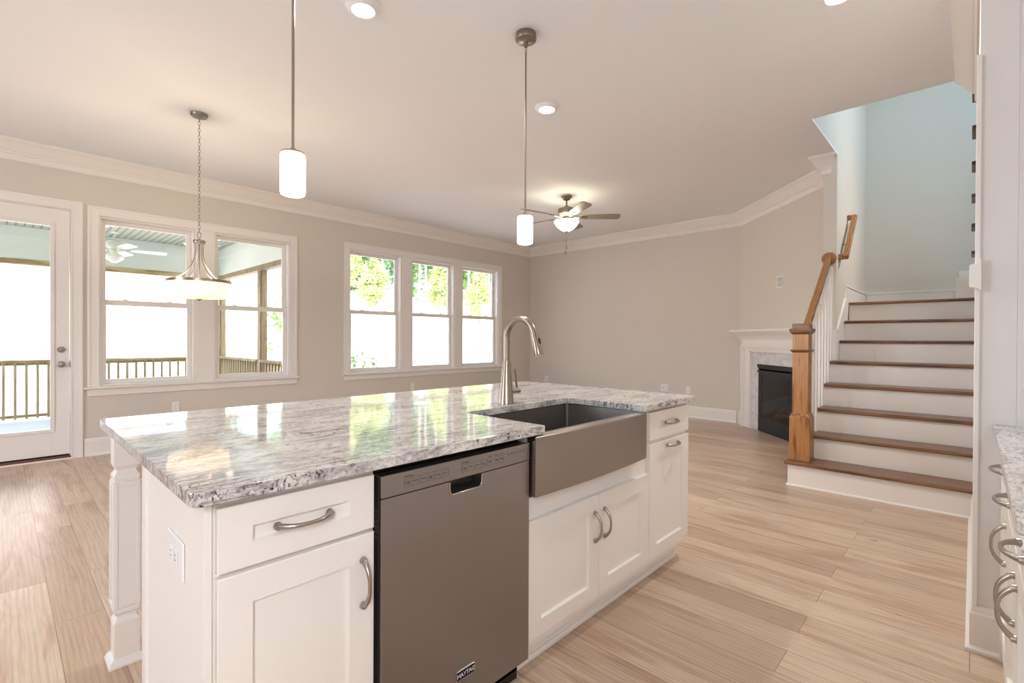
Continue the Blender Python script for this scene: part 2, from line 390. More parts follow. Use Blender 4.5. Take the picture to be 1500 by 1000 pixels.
# window wall (north) with its openings
W_PAIR = [(0.728, 1.595), (1.800, 2.690)]; W_TRI = [(3.547, 4.447), (4.643, 5.543), (5.725, 6.633)]
ZS, ZHP, ZHT = 0.716, 2.505, 2.548
DOOR = (-0.425, 0.510, 0.0, 2.525)
hs = [(a, b, ZS, ZHP) for a, b in W_PAIR] + [(a, b, ZS, ZHT) for a, b in W_TRI] + [DOOR]
wn = MB(); holes(wn, -3.6, XB + 0.15, 0, HC, hs, lambda p, q, z0, z1: wn.box(p, q, YW, YW + 0.15, z0, z1))
wn.build('wall_north', M_WALL, kind='structure')
DG0 = (XB, 2.51); DG1 = (XB - 1.392, 1.118)
MB().box(XB, XB + 0.15, -1.25, YW, 0, 5.7).build('wall_east', M_WALL, kind='structure')
# diagonal fireplace wall, behind the stair partition; niche opening handled by the wall box below
r7 = math.sqrt(0.5)
def dgp(s_, o_=0.0): return (XB - s_ * r7 - o_ * r7, 2.51 - s_ * r7 + o_ * r7)     # along the wall, out into the room
def dbox(mb, s0, s1, o0, o1, z0, z1): return mb.pz([dgp(s0, o0), dgp(s1, o0), dgp(s1, o1), dgp(s0, o1)], z0, z1)
NI = (0.962, 1.090, 1.912, 2.040)
FBX = (0.575, 1.40, 0.0, 0.905)
dw = MB(); holes(dw, 0.0, 1.969, 0, HC, [NI, FBX], lambda p, q, z0, z1: dbox(dw, p, q, 0, -0.12, z0, z1)); dw.build('wall_diagonal', M_WALL, kind='structure')
# stair partition, rising into the stairwell
MB().box(5.79, XB, 1.0, 1.118, 0, 5.7).build('wall_stair', M_WALL, kind='structure')
up_ = MB(); up_.box(SX0, 5.79, 1.0, 1.118, HC + 0.0202, 5.7); up_.box(SX0 - 0.12, SX0, -1.25, 1.118, HC + 0.30, 5.7)
holes(up_, SX0, XB, 1.60, 5.7, [(5.1, 6.4, 4.1, 5.3)], lambda p, q, z0, z1: up_.box(p, q, -1.25, -1.13, z0, z1))  # unseen window opening assumed here, lets sky light into the stairwell
up_.build('wall_upstairs', M_WALL, kind='structure')
MB().box(SX0 - 0.12, XB + 0.15, -1.25, 1.118, 5.7, 5.8).build('ceiling_upstairs', M_CEIL, kind='structure')
# wall along the stairs on the right, stepping under the upper flight
RR, TT, NX = 0.206, 0.25, 4.62
NX2, ZL2 = 6.37, 1.854
YS = -0.014
poly = [(2.69, 0), (XB, 0), (XB, ZL2 - 0.03), (NX2 + 0.02, ZL2 - 0.03)]
for j in range(1, 8):
    x = NX2 - TT * (j - 1); z = ZL2 + RR * j
    poly += [(x + 0.02, z - 0.03), (x - TT + 0.02, z - 0.03)]
poly = poly[:1] + [p for p in poly[1:] if p[0] >= SX0]
poly += [(SX0, poly[-1][1]), (SX0, HC), (2.76, HC)]
poly[0] = (2.76, 0)
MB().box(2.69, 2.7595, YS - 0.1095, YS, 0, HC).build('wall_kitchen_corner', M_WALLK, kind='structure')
MB().py(poly, YS - 0.11, YS).build('wall_hall', M_WALL, kind='structure')
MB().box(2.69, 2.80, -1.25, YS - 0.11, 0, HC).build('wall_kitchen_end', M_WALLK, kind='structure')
ws = MB(); holes(ws, -3.6, 2.69, 0, HC, [(-1.3, -0.5, 1.45, 2.35)], lambda p, q, z0, z1: ws.box(p, q, -0.86, -0.74, z0, z1)); ws.build('wall_south', M_WALL, kind='structure')  # unseen opening invented in the south wall to let fill light in
ww = MB(); holes(ww, -0.74, YW, 0, HC, [(3.2, 4.6, 0.95, 2.45)], lambda p, q, z0, z1: ww.box(-3.72, -3.6, p, q, z0, z1)); ww.build('wall_west', M_WALL, kind='structure')  # opening added out of view in the west wall for the sideways fill

# crown moulding and baseboards
CP = [(0, 2.913), (0.010, 2.913), (0.018, 2.922), (0.018, 2.972), (0.030, 2.976), (0.030, 2.988), (0.042, 2.996), (0.058, 3.010), (0.080, 3.040), (0.104, 3.066), (0.118, 3.074), (0.118, HC - 0.0005), (0, HC - 0.0005)]
PN = 1.118
jx, jy = dgp(1.969)
MB().sweep(CP, [(XB, 2.51), (XB, YW), (-3.6, YW), (-3.6, -0.74)]).build('trim_1', M_TRIM, kind='structure', smooth=25)
MB().sweep(CP, [(jx, PN), (XB, 2.51)]).build('trim_2', M_TRIM, kind='structure', smooth=25)
q = MB().sweep(CP, [(5.79, 1.055), (5.79, PN), (jx, PN)])
for i in range(len(CP)): q.v[i] = (q.v[i][0], 1.055 - 0.45 * CP[i][0], q.v[i][2])
q.build('trim_3', M_TRIM, kind='structure', smooth=25)
MB().sweep(CP, [(2.70, YS), (SX0, YS)]).build('trim_4', M_TRIM, kind='structure', smooth=25)
BP = [(0, 0), (0.028, 0), (0.028, 0.012), (0.016, 0.022), (0.016, 0.150), (0.011, 0.158), (0.011, 0.170), (0.004, 0.182), (0, 0.182)]
MB().sweep(BP, [(XB, 2.55), (XB, YW), (0.61, YW)]).build('baseboard_east', M_TRIM, kind='structure', smooth=25)
MB().sweep(BP, [(-0.53, YW), (-3.6, YW)]).build('baseboard_north', M_TRIM, kind='structure', smooth=25)
MB().sweep(BP, [dgp(0.175), dgp(0.0)]).build('baseboard_diagonal', M_TRIM, kind='structure', smooth=25)
MB().sweep(BP, [(2.69, -0.10), (2.69, YS), (4.60, YS)]).build('baseboard_hall', M_TRIM, kind='structure', smooth=25)

# casings and stools
def casing(mb, x0, x1, z0, z1, wdt, y, sides=True, stool=None):
    for (a, b, c, d) in ((x0 - wdt, x0, z0, z1 + wdt), (x1, x1 + wdt, z0, z1 + wdt), (x0, x1, z1, z1 + wdt)):
        mb.box(a, b, y - 0.014, y - 0.0005, c, d)
    t = 0.024
    mb.box(x0 - wdt, x0 - wdt + t, y - 0.021, y - 0.013, z0, z1 + wdt); mb.box(x1 + wdt - t, x1 + wdt, y - 0.021, y - 0.013, z0, z1 + wdt)
    mb.box(x0 - wdt + t, x1 + wdt - t, y - 0.021, y - 0.013, z1 + wdt - t, z1 + wdt)
    i = 0.012
    for (a, b, c, d) in ((x0 - i, x0, z0, z1 + i), (x1, x1 + i, z0, z1 + i), (x0, x1, z1, z1 + i)):
        mb.box(a, b, y - 0.018, y - 0.013, c, d)
c1 = MB(); casing(c1, W_PAIR[0][0], W_PAIR[1][1], ZS, ZHP, 0.094, YW); c1.box(1.595, 1.80, YW - 0.014, YW - 0.0005, ZS, ZHP); c1.build('trim_5', M_TRIM, kind='structure', bevel=0.003)
c2 = MB(); casing(c2, W_TRI[0][0], W_TRI[2][1], ZS, ZHT, 0.088, YW)
c2.box(4.447, 4.643, YW - 0.014, YW - 0.0005, ZS, ZHT); c2.box(5.543, 5.725, YW - 0.014, YW - 0.0005, ZS, ZHT); c2.build('trim_6', M_TRIM, kind='structure', bevel=0.003)
for nm, (a, b) in (('trim_7', (0.634, 2.784)), ('trim_8', (3.459, 6.721))):
    m_ = MB(); m_.box(a - 0.03, b + 0.03, YW - 0.045, YW - 0.0005, ZS - 0.022, ZS); m_.box(a, b, YW - 0.016, YW - 0.0005, ZS - 0.098, ZS - 0.022)
    m_.build(nm, M_TRIM, kind='structure', bevel=0.005)
c3 = MB(); casing(c3, DOOR[0], DOOR[1], 0.0, DOOR[3], 0.09, YW); c3.build('trim_9', M_TRIM, kind='structure', bevel=0.003)

def ring(mb, x0, x1, z0, z1, l, r_, b, t, y0, y1):
    mb.box(x0, x0 + l, y0, y1, z0, z1); mb.box(x1 - r_, x1, y0, y1, z0, z1)
    mb.box(x0 + l, x1 - r_, y0, y1, z0, z0 + b); mb.box(x0 + l, x1 - r_, y0, y1, z1 - t, z1)
def dh_window(n, x0, x1, z0, z1):
    r = struct_root('window_%d' % n, ((x0 + x1) / 2, YW + 0.08, z0))
    e = 0.0008; f = MB(); ring(f, x0 + e, x1 - e, z0 + e, z1 - e, 0.018, 0.018, 0.02, 0.018, YW + 0.001, YW + 0.149); f.build('jamb', M_TRIM, r, bevel=0.002)
    s = 0.046; zm = z0 + (z1 - z0) * 0.497
    for nm, za, zb, ya, bt, tp in (('lower_sash', z0 + 0.021, zm + 0.030, YW + 0.060, 0.048, 0.057), ('upper_sash', zm - 0.027, z1 - 0.019, YW + 0.096, 0.057, 0.046)):
        q = MB(); ring(q, x0 + 0.0195, x1 - 0.0195, za, zb, s, s, bt, tp, ya, ya + 0.034); so = q.build(nm, M_TRIM, r, bevel=0.003)
        MB().box(x0 + 0.0195 + s - 0.003, x1 - 0.0195 - s + 0.003, ya + 0.014, ya + 0.018, za + bt - 0.003, zb - tp + 0.003).build('pane', M_GLASS, so)
    xm = (x0 + x1) / 2
    for dx in (-0.2, 0.2):
        MB().box(xm + dx - 0.025, xm + dx + 0.025, YW + 0.066, YW + 0.090, zm + 0.0305, zm + 0.040).build('sash_lock', M_TRIM, r, bevel=0.002)
k = 1
for a, b in W_PAIR: dh_window(k, a, b, ZS, ZHP); k += 1
for a, b in W_TRI: dh_window(k, a, b, ZS, ZHT); k += 1

# exterior full-lite door
d = struct_root('door_1', (0.04, YW + 0.06, 0.0))
e = 0.0008; f = MB(); ring(f, DOOR[0] + e, DOOR[1] - e, 0.012, DOOR[3] - e, 0.008, 0.006, 0.001, 0.008, YW + 0.001, YW + 0.148); f.build('door_frame', M_TRIM, d)
SL = (-0.412, 0.499, 0.050, 2.512)
q = MB(); ring(q, *SL, 0.140, 0.140, 0.262, 0.172, YW + 0.012, YW + 0.056); slab = q.build('door_slab', M_TRIM, d, bevel=0.002)
q = MB(); GX0, GX1, GZ0, GZ1 = SL[0] + 0.140, SL[1] - 0.140, SL[2] + 0.262, SL[3] - 0.172
ring(q, GX0 - 0.03, GX1 + 0.03, GZ0 - 0.03, GZ1 + 0.03, 0.034, 0.034, 0.034, 0.034, YW + 0.002, YW + 0.0115); q.build('lite_frame', M_TRIM, d, bevel=0.004)
MB().box(GX0 + 0.001, GX1 - 0.001, YW + 0.030, YW + 0.036, GZ0 + 0.001, GZ1 - 0.001).build('pane', M_GLASS, slab)
kn = MB().lathe([(0.0, -0.062), (0.018, -0.060), (0.027, -0.050), (0.029, -0.040), (0.022, -0.028), (0.013, -0.022), (0.012, -0.010), (0.030, -0.007), (0.032, 0.0)], (0.437, YW + 0.0115, 0.959), 28, 'Y').build('door_knob', M_NICKEL, d, smooth=40)
db = MB().lathe([(0.0, -0.016), (0.024, -0.015), (0.029, -0.010), (0.031, 0.0)], (0.437, YW + 0.0115, 1.107), 28, 'Y').build('deadbolt', M_NICKEL, d, smooth=40)
MB().box(0.425, 0.449, YW - 0.020, YW - 0.004, 1.102, 1.112).build('thumb_turn', M_NICKEL, db, bevel=0.003)
MB().box(SL[0], SL[1], YW + 0.014, YW + 0.054, 0.034, 0.049).build('door_sweep', M_GAP, d)
MB().box(DOOR[0] + 0.002, DOOR[1] - 0.002, YW - 0.012, YW + 0.14, 0.012, 0.030).build('threshold', M_THRESH, d)
MB().box(DOOR[0] - 0.02, DOOR[1] + 0.01, YW - 0.034, YW - 0.0125, 0.0005, 0.016).build('threshold_strip', M_TRIM, d, bevel=0.004)
MB().box(SL[1] + 0.0005, SL[1] + 0.004, YW + 0.02, YW + 0.05, 0.93, 0.99).build('strike_plate', M_BRONZE, d)

# ------------------------------------------------------------------ cabinet helpers
def shaker(mb, x0, x1, z0, z1, y, sgn, st=0.07, rb=0.07, rt_=0.07, th=0.020, rec=0.012):
    """shaker front whose face lies at y; sgn=+1: it faces -y"""
    yb = y + sgn * th; yr = y + sgn * rec; c = 0.004
    o = [(x0, z0), (x1, z0), (x1, z1), (x0, z1)]; i = [(x0 + st, z0 + rb), (x1 - st, z0 + rb), (x1 - st, z1 - rt_), (x0 + st, z1 - rt_)]
    i2 = [(x0 + st + c, z0 + rb + c), (x1 - st - c, z0 + rb + c), (x1 - st - c, z1 - rt_ - c), (x0 + st + c, z1 - rt_ - c)]
    b_ = 0.002; o2 = [(x0 + b_, z0 + b_), (x1 - b_, z0 + b_), (x1 - b_, z1 - b_), (x0 + b_, z1 - b_)]
    vs = [(p[0], y, p[1]) for p in o2] + [(p[0], y, p[1]) for p in i] + [(p[0], yr, p[1]) for p in i2] + [(p[0], yb, p[1]) for p in o] + [(p[0], y + sgn * b_, p[1]) for p in o]
    fs = [(8, 9, 10, 11), (12, 13, 14, 15)]
    for k in range(4):
        k2 = (k + 1) % 4
        fs += [(k, k2, 4 + k2, 4 + k), (4 + k, 4 + k2, 8 + k2, 8 + k), (k, k2, 16 + k2, 16 + k), (16 + k, 16 + k2, 12 + k2, 12 + k)]
    return mb.add(vs, fs)
def pull(name, cx, cz, y, sgn, length, vertical, parent, out=0.032):
    m_ = MB(); n = 15; pts = []; rr = []
    for k in range(n):
        t = -1 + 2 * k / (n - 1); a = t * length / 2; h = out * (1 - abs(t) ** 2.6) + 0.003
        pts.append((cx + (0 if vertical else a), y - sgn * h, cz + (a if vertical else 0))); rr.append(0.0048 + 0.0030 * abs(t) ** 2)
    m_.tube(pts, rr, 10)
    for t in (-1, 1):
        a = t * (length / 2 - 0.002); p = (cx + (0 if vertical else a), cz + (a if vertical else 0))
        m_.lathe([(0.0, -sgn * 0.012), (0.0075, -sgn * 0.011), (0.0095, -sgn * 0.004), (0.010, -sgn * 0.0003)], (p[0], y, p[1]), 14, 'Y')
    return m_.build(name, M_PULL, parent, smooth=50)

YD, YC0 = 1.155, 1.1755
# ---- island: left drawer base
c = thing('base_cabinet', 'white shaker cabinet, one drawer over a door, left of the dishwasher', 'cabinet', (0.49, 1.46, 0), 'island base cabinets')
b_ = MB(); b_.box(0.312, 0.697, YC0, 1.76, 0.10, 0.8925); b_.box(0.34, 0.697, 1.236, 1.75, 0, 0.0995); b_.build('carcass', M_CAB, c, bevel=0.001)
MB().box(0.297, 0.3115, 1.168, 1.7215, 0.0, 0.8925).build('end_panel', M_CAB, c, bevel=0.0015)
MB().box(0.291, 0.3115, 1.7225, 1.778, 0.0, 0.8925).build('corner_trim', M_CAB, c, bevel=0.004)
d_ = shaker(MB(), 0.318, 0.689, 0.733, 0.874, YD, 1, 0.070, 0.051, 0.052).build('drawer', M_CAB, c)
pull('drawer_pull', 0.502, 0.806, YD, 1, 0.128, False, d_)
d_ = shaker(MB(), 0.318, 0.689, 0.145, 0.723, YD, 1).build('door', M_CAB, c)
pull('door_pull', 0.656, 0.598, YD, 1, 0.122, True, d_)
# ---- island: sink base
c = thing('base_cabinet', 'white shaker cabinet with two doors under the steel apron sink', 'cabinet', (1.76, 1.46, 0), 'island base cabinets')
b_ = MB(); b_.box(1.309, 2.2115, YC0, 1.76, 0.10, 0.655)
b_.box(1.309, 1.3255, YC0, 1.76, 0.656, 0.8925); b_.box(2.140, 2.2115, YC0, 1.76, 0.656, 0.8925)
b_.build('carcass', M_CAB, c, bevel=0.001)
tk = MB(); tk.box(1.309, 2.2115, 1.236, 1.75, 0, 0.0995); tk.box(1.309, 2.2115, 1.222, 1.2355, 0.0, 0.020); tk.build('toe_kick', M_CAB, c, bevel=0.005)
for i, (a, b) in enumerate(((1.3145, 1.764), (1.7685, 2.2085))):
    d_ = shaker(MB(), a, b, 0.138, 0.575, YD, 1, 0.070, 0.062, 0.072).build('door', M_CAB, c)
    pull('door_pull', 1.733 if i == 0 else 1.806, 0.445, YD, 1, 0.122, True, d_)
# ---- island: narrow base at the far end
c = thing('base_cabinet', 'white shaker cabinet with drawer and door right of the apron sink', 'cabinet', (2.44, 1.46, 0), 'island base cabinets')
b_ = MB(); b_.box(2.2125, 2.668, YC0, 1.76, 0.10, 0.8925); b_.build('carcass', M_CAB, c, bevel=0.001)
tk = MB(); tk.box(2.2125, 2.645, 1.236, 1.75, 0, 0.0995); tk.box(2.2125, 2.659, 1.222, 1.2355, 0.0, 0.020); tk.box(2.6455, 2.659, 1.236, 1.75, 0.0, 0.020); tk.build('toe_kick', M_CAB, c, bevel=0.005)
d_ = shaker(MB(), 2.2145, 2.664, 0.733, 0.874, YD, 1, 0.075, 0.051, 0.052).build('drawer', M_CAB, c)
pull('drawer_pull', 2.443, 0.806, YD, 1, 0.128, False, d_)
d_ = shaker(MB(), 2.2145, 2.664, 0.138, 0.714, YD, 1, 0.075, 0.062, 0.062).build('door', M_CAB, c)
pull('door_pull', 2.46, 0.686, YD, 1, 0.128, False, d_)
tag(MB().box(0.312, 2.668, 1.7605, 1.78, 0.0, 0.8925).build('back_panel', M_CAB, origin=(1.5, 1.77, 0)), 'white plain panel closing the back of the island cabinets', 'panel')
# ---- island support leg
L_ = thing('support_leg', 'white square panelled post holding up the island overhang corner', 'leg', (0.336, 2.363, 0))
cx, cy = 0.336, 2.363
def sq(mb, prof):
    # square turned profile (half-width, z)
    n = len(prof); vs = []
    for h, z in prof: vs += [(cx - h, cy - h, z), (cx + h, cy - h, z), (cx + h, cy + h, z), (cx - h, cy + h, z)]
    fs = [(3, 2, 1, 0), tuple(4 * (n - 1) + k for k in range(4))]
    for i in range(n - 1):
        for k in range(4): fs.append((4 * i + k, 4 * i + (k + 1) % 4, 4 * i + 4 + (k + 1) % 4, 4 * i + 4 + k))
    return mb.add(vs, fs)
sq(MB(), [(0.056, 0.0), (0.056, 0.008), (0.050, 0.020), (0.0405, 0.030)]).build('plinth', M_CAB, L_)
sq(MB(), [(0.039, 0.0305), (0.039, 0.160), (0.030, 0.176), (0.030, 0.186), (0.038, 0.196), (0.038, 0.209), (0.036, 0.211), (0.036, 0.2125), (0.039, 0.2145), (0.039, 0.696), (0.036, 0.698), (0.036, 0.7), (0.039, 0.702),
          (0.039, 0.714), (0.030, 0.728), (0.030, 0.736), (0.039, 0.752), (0.039, 0.8925)]).build('shaft', M_CAB, L_, bevel=0.001)
pm = MB()
for nx, ny in ((0, -1), (-1, 0), (1, 0), (0, 1)):
    def put(a0, a1, z0, z1):
        if nx == 0: pm.box(cx + a0, cx + a1, cy + ny * 0.0392, cy + ny * 0.0435, z0, z1)
        else: pm.box(cx + nx * 0.0392, cx + nx * 0.0435, cy + a0, cy + a1, z0, z1)
    put(-0.040, -0.027, 0.218, 0.692); put(0.027, 0.040, 0.218, 0.692); put(-0.027, 0.027, 0.218, 0.236); put(-0.027, 0.027, 0.674, 0.692)
pm.build('panel_mould', M_CAB, L_, bevel=0.002)

# ---- island countertop with the sink cut-out
def rounded(poly, rad):
    out = []; n = len(poly)
    for i, p in enumerate(poly):
        r = rad[i]; P = Vector(p); A = (Vector(poly[i - 1]) - P).normalized(); B = (Vector(poly[(i + 1) % n]) - P).normalized()
        if r <= 0: out.append(p); continue
        s_ = P + A * r; e_ = P + B * r
        for k in range(7):
            t = k / 6; out.append(tuple((1 - t) ** 2 * s_ + 2 * t * (1 - t) * P + t * t * e_))
    return out
XA, XE, YF, YBK, ZC = 0.2647, 2.687, 1.1257, 2.4246, 0.9234
ct = rounded([(XA, YF), (1.367, YF), (1.364, 1.572), (2.100, 1.572), (2.110, YF), (XE, YF), (XE, YBK), (XA, YBK)], [0.035, 0.003, 0.03, 0.05, 0.006, 0.016, 0.03, 0.03])
tag(MB().pz(ct, ZC - 0.030, ZC).build('island_countertop', M_GRANITE, bevel=0.004, origin=(1.5, 1.8, ZC - 0.03), bseg=3), 'speckled white and purple-grey granite island countertop with rounded corners', 'countertop')

# ---- dishwasher
D_ = thing('dishwasher', 'stainless steel dishwasher with pocket handle built into the island', 'dishwasher', (1.0, 1.45, 0))
MB().box(0.7065, 1.3015, 1.20, 1.74, 0.03, 0.885).build('tub', M_GAP, D_)
MB().box(0.712, 1.300, 1.236, 1.2, 0.0005, 0.092).build('toe_panel', M_BLACK, D_)
p_ = [(0.704, 0.093), (1.304, 0.093), (1.304, 0.8035), (1.0725, 0.8035), (1.0725, 0.776)] + [(1.0605 + 0.012 * math.cos(a), 0.773 - 0.012 * math.sin(a)) for a in (0.3, 0.8, 1.3)] + [(0.9505 - 0.012 * math.sin(a), 0.773 - 0.012 * math.cos(a)) for a in (0.3, 0.8, 1.3)] + [(0.938, 0.776), (0.938, 0.8035), (0.704, 0.8035)]
door = MB().py(p_, 1.147, 1.186).build('door', M_STEEL, D_, bevel=0.0015)
MB().box(0.704, 1.304, 1.1865, 1.1995, 0.093, 0.866).build('inner_door', M_BLACK, D_)
side = MB(); side.box(0.6985, 0.7035, 1.152, 1.198, 0.095, 0.865)
side.build('door_edge', M_BLACK, D_)
ve = MB()
for k_ in range(6): ve.box(0.6975, 0.6984, 1.154, 1.170, 0.700 + 0.014 * k_, 0.706 + 0.014 * k_)
ve.build('vent', M_MARK, D_)
cp = MB().py(rrect(0.704, 1.304, 0.8055, 0.867, 0.004, 3), 1.145, 1.186).build('control_panel', M_STEEL, D_, bevel=0.003)
# pocket handle lip
lip = MB(); pts = [(0.9395, 1.146, 0.802), (0.9395, 1.146, 0.776), (0.944, 1.146, 0.766), (0.952, 1.146, 0.763), (1.058, 1.146, 0.763), (1.066, 1.146, 0.766), (1.071, 1.146, 0.776), (1.071, 1.146, 0.802)]
lip.tube(pts, 0.0022, 8); lip.build('handle_lip', M_CHROME, D_, smooth=60)
hb = MB(); hb.add([(0.941, 1.150, 0.765), (1.069, 1.150, 0.765), (1.066, 1.184, 0.775), (0.944, 1.184, 0.775)], [(0, 1, 2, 3)]); hb.build('handle_shelf', M_STEEL, D_)
# tiny control legends
mk = MB(); YM = 1.1445
def legend(x0, n, wdt):
    global mk
    z0, z1 = 0.8235, 0.8475
    mk.box(x0, x0 + 0.030, YM, YM + 0.0006, 0.8515, 0.8535)
    for i in range(n + 1): mk.box(x0 + i * wdt, x0 + i * wdt + 0.0005, YM, YM + 0.0006, z0, z1)
    mk.box(x0, x0 + n * wdt, YM, YM + 0.0006, z0, z0 + 0.0005); mk.box(x0, x0 + n * wdt, YM, YM + 0.0006, z1 - 0.0005, z1)
    for i in range(n):
        a = x0 + i * wdt; mk.box(a + 0.003, a + 0.0055, YM, YM + 0.0006, 0.834, 0.8365)
        mk.box(a + 0.008, a + 0.008 + wdt * (0.42 if i % 2 else 0.5), YM, YM + 0.0006, 0.8345, 0.8365)
        if i % 3 == 0: mk.box(a + 0.009, a + 0.009 + wdt * 0.36, YM, YM + 0.0006, 0.830, 0.832)
legend(0.776, 6, 0.0262); mk.build('control_lettering', M_MARK, D_); mk = MB(); legend(0.985, 4, 0.0265)
for i, xx in enumerate((1.097, 1.128, 1.152)):
    mk.box(xx, xx + 0.017, YM, YM + 0.0006, 0.8235, 0.824); mk.box(xx, xx + 0.017, YM, YM + 0.0006, 0.847, 0.8475)
    mk.box(xx, xx + 0.0005, YM, YM + 0.0006, 0.8235, 0.8475); mk.box(xx + 0.017, xx + 0.0175, YM, YM + 0.0006, 0.8235, 0.8475)
    mk.box(xx + 0.003, xx + 0.006, YM, YM + 0.0006, 0.834, 0.837); mk.lathe([(0.0, -0.0003), (0.003, -0.0003), (0.003, 0.0003)], (xx + 0.0115, YM + 0.0003, 0.8355), 10, 'Y')
    mk.box(xx + 0.002, xx + 0.015, YM, YM + 0.0006, 0.8515, 0.8535)
mk.build('control_lettering', M_MARK, D_); mk = MB()
for i in range(6): mk.box(1.190 + 0.0155 * i, 1.200 + 0.0155 * i, YM, YM + 0.0006, 0.8445, 0.8465); mk.box(1.194 + 0.0155 * i, 1.197 + 0.0155 * i, YM, YM + 0.0006, 0.8395, 0.8415)
mk.build('control_lettering', M_MARK, D_)
bd = MB().box(0.967, 1.042, 1.1435, 1.1468, 0.180, 0.211).build('badge', M_CHROME, D_, bevel=0.0015)
MB().box(0.9695, 1.0395, 1.1425, 1.1434, 0.183, 0.2065).build('badge_field', M_BADGE, bd)
fc = bpy.data.curves.new('badge_lettering', 'FONT'); fc.body = 'MAYTAG'; fc.align_x = 'CENTER'; fc.align_y = 'CENTER'; fc.size = 0.0185; fc.extrude = 0.0003
fc.offset = 0.0002; fc.space_character = 0.95
ft = bpy.data.objects.new('badge_lettering', fc); COL.objects.link(ft); bpy.context.view_layer.update()
fm = bpy.data.meshes.new_from_object(ft.evaluated_get(bpy.context.evaluated_depsgraph_get())); bpy.data.objects.remove(ft)
fm.materials.clear(); fm.materials.append(M_LETTER)
fo = bpy.data.objects.new('badge_lettering', fm); COL.objects.link(fo); fo.parent = bd; fo.location = Vector((1.0045, 1.1421, 0.1948)) - D_.location; fo.rotation_euler = (PI / 2, 0, 0)

# ---- apron sink
S_ = thing('farmhouse_sink', 'stainless steel apron-front sink set into the island', 'sink', (1.72, 1.35, 0.66))
ap = MB(); n = 24; out = []
for k_ in range(n + 1):
    t = k_ / n; x = 1.312 + (2.122 - 1.312) * t; y = 1.122 - 0.015 * (1 - (2 * t - 1) ** 2)
    out.append((x, y))
ap.pz(out + [(2.122, 1.160), (1.312, 1.160)], 0.672, 0.8885); ap.build('apron', M_SINK, S_, bevel=0.005, bseg=3)
def basin():
    m_ = MB(); x0, x1, y0, y1, zt, zb = 1.350, 2.105, 1.1605, 1.586, 0.8885, 0.672; t = 0.006
    R_ = 0.012
    o = rrect(x0 - t, x1 + t, y0, y1 + t, 0.02); i = rrect(x0, x1, y0 + t, y1, 0.015)
    n_ = len(o); zi = zb + 0.012
    vs = [(p[0], p[1], zt) for p in o] + [(p[0], p[1], zt) for p in i] + [(p[0], p[1], zi) for p in i] + [(p[0], p[1], zb - 0.004) for p in o]
    fs = [tuple(range(2 * n_, 3 * n_)), tuple(range(4 * n_ - 1, 3 * n_ - 1, -1))]
    for k_ in range(n_):
        k2 = (k_ + 1) % n_
        fs += [(k_, k2, n_ + k2, n_ + k_), (n_ + k_, n_ + k2, 2 * n_ + k2, 2 * n_ + k_), (k_, 3 * n_ + k_, 3 * n_ + k2, k2)]
    return m_.add(vs, fs)
basin().build('basin', M_BASIN, S_, smooth=30)
MB().lathe([(0.0, 0.001), (0.030, 0.001), (0.045, 0.004), (0.050, 0.001)], (1.73, 1.42, 0.684), 24).build('drain', M_CHROME, S_, smooth=40)

# ---- faucet
FX, FY = 1.695, 1.640
T_ = thing('kitchen_faucet', 'brushed nickel pull-down faucet arching over the island sink', 'faucet', (FX, FY, ZC))
z0 = ZC + 0.0006
MB().lathe([(0.0365, 0), (0.0365, 0.004), (0.0345, 0.010), (0.0195, 0.200), (0.0178, 0.205), (0.0178, 0.207)], (FX, FY, z0), 32).build('body', M_NICKEL, T_, smooth=40)
sp = []; R_ = 0.088; ztop = z0 + 0.318
sp.append((FX, FY, z0 + 0.2075)); sp.append((FX, FY, z0 + 0.26))
for k_ in range(0, 17):
    a = PI * k_ / 16 * 0.93; sp.append((FX, FY - R_ + R_ * math.cos(a), ztop + R_ * math.sin(a)))
MB().tube(sp, 0.0158, 18).build('spout', M_NICKEL, T_, smooth=50)
ex, ey, ez = sp[-1]; dv = (Vector(sp[-1]) - Vector(sp[-2])).normalized()
P0 = Vector(sp[-1]) + dv * 0.0008
hd = MB().tube([P0, P0 + dv * 0.01, P0 + dv * 0.06, P0 + dv * 0.098, P0 + dv * 0.104], [0.0168, 0.0172, 0.0195, 0.0235, 0.0215], 20).build('spray_head', M_NICKEL, T_, smooth=50)
bt = P0 + dv * 0.034 + Vector((0.004, -0.0185, 0)); MB().tube([bt - dv * 0.014, bt - dv * 0.009, bt + dv * 0.009, bt + dv * 0.014], [0.003, 0.0065, 0.0065, 0.003], 10).build('spray_button', M_BLACK, hd, smooth=60)
hv = MB().tube([(FX + 0.020, FY, z0 + 0.056), (FX + 0.060, FY, z0 + 0.056), (FX + 0.063, FY, z0 + 0.056), (FX + 0.084, FY, z0 + 0.056), (FX + 0.086, FY, z0 + 0.056)], [0.0165, 0.0165, 0.0165, 0.0175, 0.014], 20).build('valve_body', M_NICKEL, T_, smooth=50)
MB().tube([(FX + 0.074, FY, z0 + 0.070), (FX + 0.066, FY, z0 + 0.11), (FX + 0.058, FY, z0 + 0.165)], [0.0055, 0.005, 0.0058], 12).build('lever', M_NICKEL, hv, smooth=50)

